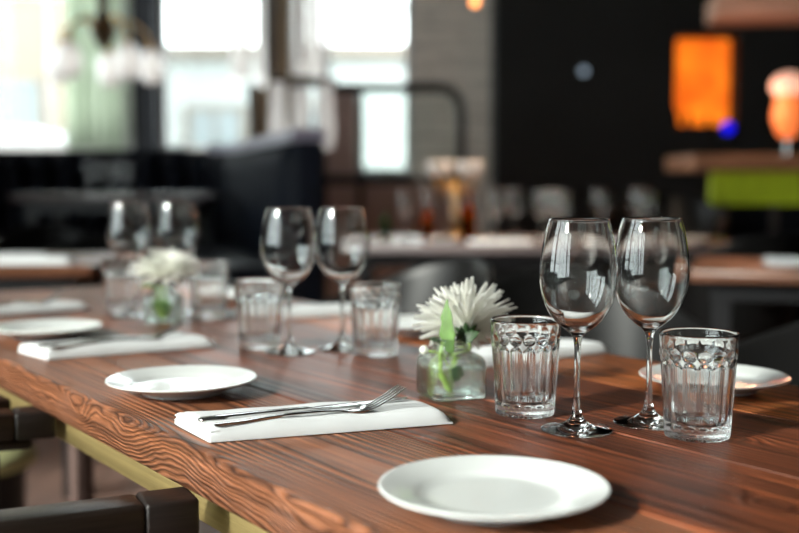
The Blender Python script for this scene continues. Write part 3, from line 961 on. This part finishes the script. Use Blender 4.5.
# ------------------------------------------------------------------ the long table
TZ = .75
ANG = math.atan2(.573, .8196)
Vv = Vector((math.cos(ANG), math.sin(ANG), 0)); Uu = Vector((-math.sin(ANG), math.cos(ANG), 0))
def W(u, v, z=TZ): return Uu * u + Vv * v + Vector((0, 0, z))
VN, VF, U0, U1, TH = .445, 1.222, -.55, 2.70, .048
tab = thing('long_table', 'long dark stained plank table with a rippled grain edge and brass rail', 'table', (0, 0, 0), ANG)
EARLY, LATE, STAIN = (.205, .064, .028), (.026, .010, .006), (.026, .011, .007)
seams = [VN, .645, .832, 1.030, VF]
wood = [
    wood_rings('near_plank_wood', (VN + .10, TZ - .115), 520, (.285, .118, .060), LATE, STAIN, edge=VN, wob=.28, streak=.45, bdist=.0022, knots=[(VN, 1.33, TZ - .024, 7.5, .030), (VN, 1.02, TZ - .034, -5, .05), (VN, 1.17, TZ - .005, 3.5, .035), (VN, .76, TZ - .03, 3, .03)], seed=1.3, dark=.35, bump=.8),
    wood_rings('second_plank_wood', (.72, TZ - .16), 420, EARLY, LATE, STAIN, knots=[(.745, .545, TZ, 5, .016)], seed=4.1, dark=.8, wob=.33),
    wood_rings('third_plank_wood', (.98, TZ - .14), 400, (.18, .058, .027), LATE, STAIN, knots=[(.92, .72, TZ, 5, .02)], seed=7.7, dark=.85, wob=.4),
    wood_rings('far_plank_wood', (1.12, TZ - .16), 360, (.50, .175, .058), (.075, .027, .013), STAIN, knots=[(1.10, 1.25, TZ, 4, .025)], seed=9.2, dark=.42, wob=.4),
]
def plank_me(name, v0, v1, wavy):
    bm = bmesh.new()
    nu, prof = 260 if wavy else 40, None
    rings = []
    for i in range(nu + 1):
        u = U0 + (U1 - U0) * i / nu
        if wavy:
            n1 = noise.noise(Vector((u * 9, 3.1, 0))) * .0018; n2 = noise.noise(Vector((u * 22, 7.1, 0))) * .0012
            n3 = noise.noise(Vector((u * 60, 1.1, 4))) * .0006
            pts = [(v0 + .0075 + n1 + n2, TZ), (v0 + .0025 + n1 + n3, TZ - .0018 + n3), (v0 + n1, TZ - .006 + n2), (v0 + .0008 + n3, TZ - .014), (v0 - .0004 + n2, TZ - .022), (v0 + .0014 + n1, TZ - .036), (v0 + .0028 + n2, TZ - .045 + n3), (v0 + .0065, TZ - TH)]
        else:
            pts = [(v0 + .0025, TZ - .0), (v0 + .0012, TZ - .0016), (v0 + .0012, TZ - TH)]
        r = v1 - (.0012 if v1 < VF - .01 else 0)
        if v1 < VF - .01: pts += [(r, TZ - TH), (r, TZ - .0016), (r - .0013, TZ)]
        else: pts += [(v1 - .006, TZ - TH), (v1, TZ - .033), (v1 - .001, TZ - .012), (v1 - .003, TZ - .004), (v1 - .009, TZ)]
        rings.append([bm.verts.new((v, u, z)) for v, z in pts])
    for a, b_ in zip(rings[:-1], rings[1:]):
        for k in range(len(a)):
            k2 = (k + 1) % len(a)
            bm.faces.new((a[k], a[k2], b_[k2], b_[k]))
    bm.faces.new(rings[0][::-1]); bm.faces.new(rings[-1])
    return bm_mesh(name, bm, True, 48)
for i in range(4):
    obj('plank', plank_me('plank_%d' % i, seams[i], seams[i + 1], i == 0), wood[i], tab)
ru0, ru1 = U0 + .04, U1 - .05
box('brass_rail', 'brass', tab, VN + .035, VN + .050, ru0, ru1, TZ - TH - .046, TZ - TH, .001, 1)['label'] = 'brushed brass rail under the edge'
box('brass_rail', 'brass', tab, VF - .050, VF - .035, ru0, ru1, TZ - TH - .046, TZ - TH, .001, 1)['label'] = 'brushed brass rail under the edge'
VM = (VN + VF) / 2
for u in (-.25, 2.46):
    box('leg', 'leg_brown', tab, VM - .022, VM + .022, u - .022, u + .022, .05, TZ - TH - .06, .004)
    box('crossbar', 'metal_black', tab, VN + .05, VF - .05, u - .03, u + .03, TZ - TH - .06, TZ - TH)
    box('foot', 'metal_black', tab, VN + .1, VF - .1, u - .03, u + .03, 0, .05)

# ---- glasses
g = 'wine glasses on the long table'
def wgW(label, u, v): p_ = W(u, v); return wineglass(label, p_.x, p_.y, p_.z + .0004, True, g, fat=1.0 if u < 1 else 1.05)
def tbW(label, u, v, rz): p_ = W(u, v); return tumbler(label, p_.x, p_.y, p_.z + .0004, rz)
wgW('sharp wine glass beside the fluted tumbler that stands next to the flower jar', .829, .8045)
wgW('sharp wine glass beside the rightmost tumbler', .810, .892)
wgW('left wine glass of the blurred middle pair', 1.466, .821)
wgW('right wine glass of the blurred middle pair', 1.450, .906)
wgW('left wine glass of the farthest pair on the long table', 2.04, .794)
wgW('right wine glass of the farthest pair, behind the upright white flower', 2.03, .887)
tbW('fluted glass tumbler standing right of the flower jar', .924, .817, .2)
tbW('rightmost fluted glass tumbler in front of the far plate', .740, .887, .1)
tbW('fluted glass tumbler left of the blurred middle wine glasses', 1.537, .808, .3)
tbW('fluted glass tumbler right of the blurred middle wine glasses', 1.376, .918, .15)
tbW('leftmost fluted glass tumbler by the farthest wine glasses', 2.128, .812, .2)
tbW('fluted glass tumbler just right of the upright white flower', 1.947, .915, .0)

# ---- plates
def plW(label, u, v, s=.985): p_ = W(u, v); return plate(label, p_.x, p_.y, p_.z + .0003, s)
plW('large white plate nearest the camera at the bottom of the picture', .670, .560)
plW('white plate behind the napkin with the sharp fork', 1.263, .556)
plW('white plate at the left edge between two blurred napkins', 1.858, .574)
plW('white plate on the far side behind the rightmost tumbler', .901, 1.110)
plW('white plate on the far side half hidden by the white flower', 1.545, 1.125)
plW('farthest white plate behind the tumbler by the upright flower', 2.20, 1.11)

# ---- napkins with cutlery
def setting(nl, kl, fl, x, y, rz):
    napkin(nl, x, y, TZ, rz)
    ca, sa = math.cos(rz), math.sin(rz)
    def P(a, b): return x + a * ca - b * sa, y + a * sa + b * ca
    zt = TZ + .0156
    if kl: knife(kl, *P(-.128, -.021), zt, rz + math.radians(9.5)).scale = (1.05, 1, 1)
    if fl: fork(fl, *P(-.116, -.0425), zt, rz + math.radians(7.0)).scale = (1.03, 1, 1)
setting('folded white napkin in the foreground behind the nearest plate', 'sharp steel knife on the foreground napkin', 'sharp steel fork with raised tines on the foreground napkin', -.089, 1.170, math.radians(19))
p_ = W(1.642, .622)
setting('folded white napkin between the two left plates', 'blurred knife on the napkin between the two left plates', 'blurred fork on the napkin between the two left plates', p_.x, p_.y, ANG - math.radians(5))
p_ = W(2.235, .63)
setting('farthest folded napkin at the left edge of the table', 'blurred knife on the farthest napkin at the left edge', 'blurred fork on the farthest napkin at the left edge', p_.x, p_.y, ANG + math.radians(4))
p_ = W(1.235, 1.085)
setting('folded white napkin on the far side behind the wine glass stem', None, None, p_.x, p_.y, ANG)
p_ = W(1.875, 1.08)
setting('folded white napkin on the far side between the blurred middle glasses', None, None, p_.x, p_.y, ANG - math.radians(8))

# ---- flower jars
def sq(r, a, e):
    """rounded square radius; e=0 circle, 1 squarer"""
    c_, s_ = abs(math.cos(a)), abs(math.sin(a))
    n = 2 + 5 * e
    return r / ((c_ ** n + s_ ** n) ** (1 / n))
def jar_me():
    O = [(0, .0012, 1), (.024, .0008, 1), (.0335, .0012, 1), (.0352, .0035, 1), (.0355, .010, 1), (.0355, .034, 1), (.0350, .040, .95), (.0325, .0445, .7), (.0275, .0475, .4), (.0222, .0495, .1),
         (.0212, .0510, 0), (.0208, .0525, 0), (.0222, .0535, 0), (.0222, .0555, 0), (.0208, .0565, 0), (.0208, .058, 0), (.0222, .059, 0), (.0222, .0625, 0), (.0216, .0635, 0), (.0205, .0635, 0)]
    I = [(.0193, .0630, 0), (.0188, .058, 0), (.0188, .0515, 0), (.0205, .0475, .1), (.0265, .0445, .4), (.0315, .0405, .8), (.0327, .034, 1), (.0327, .010, 1), (.0318, .0062, 1), (.027, .0048, 1), (.014, .0046, 1), (0, .0046, 1)]
    prof = O + I
    verts, faces, rows = [], [], []
    seg = 72
    for r, z, e in prof:
        if r == 0: rows.append([len(verts)]); verts.append((0, 0, z)); continue
        rows.append(list(range(len(verts), len(verts) + seg)))
        for k in range(seg):
            a = 2 * PI * k / seg; q = sq(r, a, e)
            verts.append((q * math.cos(a), q * math.sin(a), z))
    for A, B in zip(rows[:-1], rows[1:]):
        for k in range(seg):
            k2 = (k + 1) % seg
            if len(A) == 1: faces.append((A[0], B[k2], B[k]))
            elif len(B) == 1: faces.append((A[k], A[k2], B[0]))
            else: faces.append((A[k], A[k2], B[k2], B[k]))
    return mesh('jar', verts, faces)
def water_me():
    prof = [(0, .0049, 1), (.0135, .0049, 1), (.0268, .0051, 1), (.0315, .0065, 1), (.0324, .010, 1), (.0324, .031, 1), (.0322, .0313, 1), (.030, .0310, 1), (0, .0310, 1)]
    verts, faces, rows = [], [], []
    seg = 72
    for r, z, e in prof:
        if r == 0: rows.append([len(verts)]); verts.append((0, 0, z)); continue
        rows.append(list(range(len(verts), len(verts) + seg)))
        for k in range(seg):
            a = 2 * PI * k / seg; q = sq(r, a, e)
            verts.append((q * math.cos(a), q * math.sin(a), z))
    for A, B in zip(rows[:-1], rows[1:]):
        for k in range(seg):
            k2 = (k + 1) % seg
            if len(A) == 1: faces.append((A[0], B[k2], B[k]))
            elif len(B) == 1: faces.append((A[k], A[k2], B[0]))
            else: faces.append((A[k], A[k2], B[k2], B[k]))
    return mesh('water', verts, faces)
JM, WM = jar_me(), water_me()
def petal_me(k):
    rnd = random.Random(k)
    verts, faces = [], []
    n = 7; curl = .25 + .25 * rnd.random(); tw = rnd.uniform(-.2, .2)
    for i in range(n + 1):
        t = i / n
        w = .088 * (math.sin(PI * min(1, .12 + t * .80)) ** .7) * (1 - .25 * t)
        if i == n: w = .018
        z = .10 * math.sin(PI * t * .9) * (.6 + curl) - .05 * t * t * curl + .05 * t ** 3
        for s_ in (-1, 0, 1):
            verts.append((t, s_ * w, z + (.03 * abs(s_)) + tw * s_ * w * t))
    for i in range(n):
        for q in range(2):
            a = i * 3 + q
            faces.append((a, a + 1, a + 4, a + 3))
    return mesh('petal', verts, faces)
PETALS = [petal_me(k) for k in range(5)]
def leaf_me(L, w, bend):
    verts, faces = [], []
    n = 10
    for i in range(n + 1):
        t = i / n
        ww = w * math.sin(PI * (t ** .8) * .97 + .03) * (1 + .18 * math.sin(t * 19)) + .0004
        for s_ in (-1, -.5, 0, .5, 1):
            verts.append((t * L, s_ * ww, bend * t * t * L + .25 * ww * s_ * s_ + .0006 * math.sin(t * 30) * abs(s_)))
    for i in range(n):
        for q in range(4):
            a = i * 5 + q
            faces.append((a, a + 1, a + 6, a + 5))
    return mesh('leaf', verts, faces)
def orient(o, d, up=Vector((0, 0, 1))):
    """local X along d, local Z as near to up as possible"""
    x = d.normalized(); z = (up - x * up.dot(x))
    if z.length < 1e-4: z = Vector((1, 0, 0)) - x * x.x
    z.normalize(); y = z.cross(x)
    o.rotation_euler = Matrix((x, y, z)).transposed().to_euler()
def flower(label, base, calyx, axis, L, foot, layers, seed, leaves, bud=None, wide=1.0):
    """base: point in the jar where the stem ends (world); parts are placed relative to it"""
    rnd = random.Random(seed)
    e = thing('chrysanthemum', label, 'flower', base, 0, 'white flowers in jars')
    c = Vector(calyx) - Vector(base)
    ax = Vector(axis).normalized()
    t1 = ax.cross(Vector((0, 0, 1))).normalized(); t2 = ax.cross(t1)
    pts = spline([Vector((0, 0, 0)), c * .35 + Vector((0, 0, .012)), c - ax * .016 + Vector((0, 0, -.006)), c], 5)
    obj('stem', tube_me('stem', pts, .0026, 10), 'stem', e)
    obj('stem', tube_me('side_stem', spline([Vector((.002, -.004, .001)), Vector((-.008, -.006, .026)), Vector((-.004, -.008, .060))], 5), [.0030] * 5 + [.0022] * 6, 10), 'stem', e)
    cm = lathe_me('calyx', [(0, -.010), (.004, -.008), (.0075, -.003), (.009, .002), (.007, .006), (0, .007)], 16)
    co = obj('calyx', cm, 'leaf_dark', e, c); co.rotation_euler = ax.to_track_quat('Z', 'Y').to_euler()
    for (n, tilt, ln, off) in layers:
        for k in range(n):
            a = 2 * PI * (k + off + rnd.uniform(-.3, .3)) / n
            ti = math.radians(tilt + rnd.uniform(-7, 7))
            rad = t1 * math.cos(a) + t2 * math.sin(a)
            d = rad * math.sin(ti) + ax * math.cos(ti)
            l = L * ln * rnd.uniform(.86, 1.08)
            o = obj('petal', PETALS[rnd.randrange(5)], 'petal', e, c + rad * .005 + ax * .003)
            orient(o, d, ax)
            o.scale = (l, l * rnd.uniform(.9, 1.15) * wide, l)
    for k in range(7):
        a = 2 * PI * k / 7
        rad = t1 * math.cos(a) + t2 * math.sin(a)
        o = obj('sepal', SEPAL, 'leaf_dark', e, c - ax * .003 + rad * .004); orient(o, rad * .9 + ax * .35, ax)
    for (p0, d, up, me, m) in leaves:
        o = obj('leaf', me, m, e, Vector(p0) - Vector(base)); orient(o, Vector(d), Vector(up))
        sd = o.modifiers.new('thick', 'SOLIDIFY'); sd.thickness = .0007
    if bud:
        b = Vector(bud) - Vector(base)
        bo_ = obj('bud', lathe_me('bud', [(0, -.0058), (.003, -.005), (.0055, -.001), (.0055, .002), (.003, .005), (0, .006)], 14), 'petal', e, b)
        obj('bud_stalk', tube_me('bud_stalk', spline([b, (b * .5 + Vector((.004, 0, .02))), Vector((0.003, 0, .03))], 4), .0012, 6), 'stem', e)
    return e
SEPAL = leaf_me(.016, .004, .2)
LEAF_A, LEAF_B, LEAF_C = leaf_me(.066, .0095, -.2), leaf_me(.034, .010, -.5), leaf_me(.022, .007, -.3)
def jar(label, x, y, rz):
    e = thing('glass_jar', label, 'jar', (x, y, TZ + .0004), rz, 'flower jars on the long table')
    e.scale = (1, 1, 1.12)
    obj('body', JM, 'jar_glass', e)
    obj('water', WM, 'water', e)
    return e
jx, jy = .062, 1.328
jar('small square glass jar of water holding the sharp white flower', jx, jy, .32)
LAY = [(30, 84, .92, .3), (32, 77, 1.0, 0), (32, 68, 1.04, .5), (30, 58, 1.02, .2), (26, 46, .98, .7), (20, 34, .92, .4), (14, 22, .84, .1), (8, 10, .78, 0)]
jl = Vector((jx, jy, TZ))
flower('white chrysanthemum leaning right and seen from behind in the sharp jar', jl + Vector((-.006, -.004, .008)), at(467, 334, 1.36), (-.06, .60, .72), .061, None, LAY, 3,
       [(jl + Vector((.000, -.014, .052)), (-.16, -.10, .9), (-.5, -.8, .3), LEAF_A, 'leaf'),
        (jl + Vector((-.008, -.008, .062)), (-.5, -.3, .5), (0, -.4, 1), LEAF_C, 'leaf_dark'),
        (jl + Vector((.014, -.010, .068)), (.5, -.2, .45), (0, -.8, .6), LEAF_C, 'leaf_dark'),
        (jl + Vector((.008, -.004, .064)), (.3, -.3, .8), (.5, -.6, .3), LEAF_C, 'leaf_dark'),
        (jl + Vector((.010, -.010, .040)), (-.25, -.1, -.5), (0, -1, .1), LEAF_C, 'leaf')], bud=at(424, 350, 1.33))
p_ = W(1.93, .815)
jar('blurred glass jar holding the upright white flower', p_.x, p_.y, .1)
jl = Vector((p_.x, p_.y, TZ))
flower('blurred upright white chrysanthemum between the farthest tumblers', jl + Vector((0, 0, .008)), jl + Vector((.004, -.004, .083)), (.06, -.25, .95), .062, None,
       [(24, 88, 1.0, 0), (24, 76, 1.0, .5), (22, 62, .95, .2), (20, 48, .88, .7), (16, 32, .78, .4), (10, 15, .66, 0)], 11,
       [(jl + Vector((-.004, -.006, .060)), (-.6, -.3, .5), (0, -.3, 1), LEAF_B, 'leaf'),
        (jl + Vector((.008, -.008, .045)), (-.1, -.1, -.9), (0, -1, .1), LEAF_B, 'leaf'),
        (jl + Vector((-.010, -.008, .046)), (.1, -.1, -.9), (0, -1, .1), LEAF_B, 'leaf')], wide=1.6)

# ------------------------------------------------------------------ near armchairs (black wood arms)
def near_chair(label, u, rot, v_end=.455, ends=(0, 0)):
    # local frame: x towards the table, y along the table (+u), origin on the floor below the seat's front
    c = W(u, v_end, 0)
    e = thing('wooden_armchair', label, 'armchair', c, ANG + rot, 'wooden armchairs at the near side')
    hw = .245
    za = .7012
    for s_ in (-1, 1):
        y0 = s_ * hw; xe = ends[(s_ + 1) // 2]
        a = box('arm', 'arm_wood', e, -.46, xe - .052, y0 - .025, y0 + .025, za - .036, za, .005, 2)
        box('arm_end', 'brown_cap', a, xe - .052, xe, y0 - .026, y0 + .026, za - .036, za + .001, .004, 2)
        box('arm_block', 'black_wood', a, -.46, xe - .03, y0 - .02, y0 + .02, za - .050, za - .036, .006, 2)
        box('leg', 'black_wood', e, -.14, -.10, y0 - .02, y0 + .02, 0, za - .050, .004)
        box('leg', 'black_wood', e, -.50, -.46, y0 - .02, y0 + .02, 0, .86, .004)
    box('seat_rail', 'black_wood', e, -.46, -.10, -hw + .02, hw - .02, .37, .43, .004)
    box('cushion', 'cushion', e, -.47, -.085, -hw + .03, hw - .03, .43, .495, .02, 3)
    box('back_rail', 'black_wood', e, -.50, -.465, -hw - .02, hw + .02, .78, .90, .008)
    box('back_rail', 'black_wood', e, -.495, -.47, -hw + .02, hw - .02, .60, .68, .008)
    return e
near_chair('black wooden armchair whose arms reach the table at the lower left', 1.252, math.radians(-10), .455, (.040, -.028))
near_chair('black wooden armchair with pale yellow cushion farther along the near side', 1.86, 0.0, .440)
st = thing('bright_spot_pouf', 'low pale yellow pouf added for a sunlit spot beyond the table end', 'pouf', (-1.12, 2.85, 0))  # added object standing in for a pale sunlit spot
obj('cushion', lathe_me('pouf', [(0, .27), (.15, .27), (.165, .28), (.165, .30), (.15, .315), (.12, .322), (0, .325)], 32), 'cushion', st)
obj('base', lathe_me('pouf_base', [(0, 0), (.13, 0), (.14, .27), (0, .27)], 32, sharp=40), 'metal_black', st)  # dark material gives the shaded side below the bright top

# ------------------------------------------------------------------ black shell chairs
def shell_me():
    verts, faces = [], []
    na, nz_ = 28, 12
    # bucket: wraps from one arm round the back to the other arm; height falls towards the arms
    for i in range(na + 1):
        t = i / na * 2 - 1                         # -1 .. 1, 0 = middle of the back
        a = t * math.radians(118)
        fl = abs(t)
        top = .83 - .02 * min(1, fl / .25) ** 2 - .17 * (max(0, fl - .22) / .78) ** 1.0
        for j in range(nz_ + 1):
            s_ = j / nz_
            z = .43 + (top - .43) * s_
            r = .215 + .045 * s_ ** .8 + .02 * s_ * (1 - fl)
            y = math.sin(a) * r * 1.02
            x = math.cos(a) * r * (.95 + .2 * s_ * (1 - fl))
            verts.append((x, y, z))
    for i in range(na):
        for j in range(nz_):
            q = i * (nz_ + 1) + j
            faces.append((q, q + 1, q + nz_ + 2, q + nz_ + 1))
    return mesh('shell', verts, faces)
SHELL = shell_me()
SEATM = lathe_me('seat_pan', [(0, .425), (.12, .43), (.19, .44), (.215, .455), (.21, .43), (.12, .412), (0, .41)], 28)
def shell_chair(label, x, y, rz, s=1.0, z=0.0, group='black shell chairs'):
    """rz: direction in which the back stands (local +x)"""
    e = thing('shell_chair', label, 'chair', (x, y, z), rz, group)
    if s != 1: e.scale = (s, s, s)
    o = obj('back_shell', SHELL, 'shell', e)
    md = o.modifiers.new('thick', 'SOLIDIFY'); md.thickness = .012; md.offset = 0
    md2 = o.modifiers.new('sub', 'SUBSURF'); md2.levels = 1; md2.render_levels = 1
    obj('seat_pan', SEATM, 'shell', e)
    for sx_ in (-1, 1):
        for sy_ in (-1, 1):
            obj('leg', tube_me('leg', [(sx_ * .09, sy_ * .09, .42), (sx_ * .2, sy_ * .2, 0.0)], [.012, .009], 8), 'metal_black', e)
    return e
p_ = W(.93, 1.36, 0); shell_chair('black shell chair cropped by the right edge behind the far plate', p_.x, p_.y, ANG)
p_ = W(1.50, 1.47, 0); shell_chair('black shell chair hidden behind the sharp wine glasses', p_.x, p_.y, ANG + 1.0)
p_ = W(2.10, 1.36, 0); shell_chair('black shell chair with a pale sheen right behind the sharp flower', p_.x, p_.y, ANG)
shell_chair('dark shell chair behind the left edge table, left of its pair', -1.47, 4.70, 2.0, 1.0)
shell_chair('dark shell chair nearer the farthest wine glasses, by the left edge table', -1.20, 4.32, 1.5, .98)
shell_chair('grey lit shell chair beyond the long pale table', 1.36, 5.78, 1.2, 1.16)
shell_chair('dark shell chair between the bar and the right edge table', 1.30, 4.33, -1.3, 1.0)

# ------------------------------------------------------------------ things on background tables
TT = .75
mid = [(.02, 4.86), (.13, 5.20), (.24, 4.92), (.33, 5.25), (.42, 4.84), (.53, 5.12), (.66, 4.88), (.74, 5.22), (.93, 5.15), (1.05, 4.9), (1.16, 5.2)]
mid.sort(key=lambda q: q[0] / q[1])
ordn = ['leftmost', 'second', 'third', 'fourth', 'fifth', 'sixth', 'seventh', 'eighth', 'ninth', 'tenth', 'rightmost']
for k, (x, y) in enumerate(mid):
    lab = '%s blurred wine glass%s on the pale crowded table' % (ordn[k], '' if k in (0, 10) else ' from the left')
    wineglass(lab, x, y, TT + .0005, False, 'wine glasses on the pale crowded table', 1.05)
x, y = at(456, 0, 5.05).x, 5.05
cd = thing('candelabra', 'golden candelabra with four small pale cups on the crowded table', 'candelabra', (x, y, TT))
obj('base', lathe_me('base', [(0, 0), (.07, 0), (.072, .01), (.03, .025), (.014, .05), (.022, .11), (.014, .16), (.02, .22), (.01, .27), (0, .275)], 18), 'gold', cd)
cupm = lathe_me('cup', [(0, .0), (.018, .004), (.028, .03), (.032, .07), (.029, .07), (.024, .03), (0, .012)], 14)
for k in range(4):
    a = 2 * PI * k / 4 + .4
    d = Vector((math.cos(a), math.sin(a), 0)) * (.095 if k % 2 else .11)
    ar = obj('arm', tube_me('arm', spline([(0, 0, .2), d * .5 + Vector((0, 0, .22)), d + Vector((0, 0, .29))], 4), .008, 8), 'gold', cd)
    obj('cup', cupm, 'pale_cup', ar, d + Vector((0, 0, .285)))
for k, (px, yy, m, s_, lab) in enumerate([(428, 4.8, 'amber_glass', .62, 'amber bottle left of the candelabra'), (470, 4.78, 'amber_glass', .8, 'taller amber bottle right of the candelabra'), (385, 5.1, 'green_glass', .5, 'squat green bottle at the left of the crowded table')]):
    o = obj('bottle', lathe_me('bottle', bprof, 18, sharp=40), m, None, (at(px, 0, yy).x, yy, TT + .0005)); o.scale = (s_ * 1.1, s_ * 1.1, s_)
    tag(o, lab, 'bottle', 'bottles on the crowded table')
for (u_, v_, lab) in [(.43, 4.735, 'left pale napkin at the front of the crowded table'), (.95, 4.74, 'right pale napkin at the front of the crowded table')]:
    napkin(lab, u_, v_, TT, .05, 'napkins on background tables')
for (x, y, lab) in [(.18, 4.80, 'left blurred plate on the crowded table'), (.70, 4.79, 'right blurred plate on the crowded table'), (1.25, 4.80, 'blurred plate at the right end of the crowded table')]:
    plate(lab, x, y, TT + .0003, 1.0, 'plates on the crowded table')
napkin('blurred white napkin on the right edge table', 1.30, 3.45, TT + .002, -.28, 'napkins on background tables').scale = (1.1, 1.3, 1.3)
napkin('long white napkin across the front of the left edge table', -1.22, 3.52, TT + .002, .06, 'napkins on background tables').scale = (1.35, 1.3, 1.3)
napkin('second white napkin farther back on the left edge table', -1.35, 3.80, TT, .3, 'napkins on background tables')
zb = BTZ + .0005
for k, (px, yy) in enumerate([(86, 5.9), (101, 5.8), (113, 5.95), (124, 5.85)]):
    wineglass('%s small wine glass on the booth table' % ['leftmost', 'second from left', 'third from left', 'rightmost'][k], at(px, 0, yy).x, yy, zb, False, 'wine glasses on the booth table', .78)
wineglass('blurred wine glass standing alone past the candelabra, left of two', at(543, 0, 5.0).x, 5.0, TT + .0005, False, 'wine glasses on the pale crowded table', 1.0)
wineglass('blurred wine glass just above the sharp glass rim, right of two', at(566, 0, 5.0).x, 5.02, TT + .0005, False, 'wine glasses on the pale crowded table', 1.0)
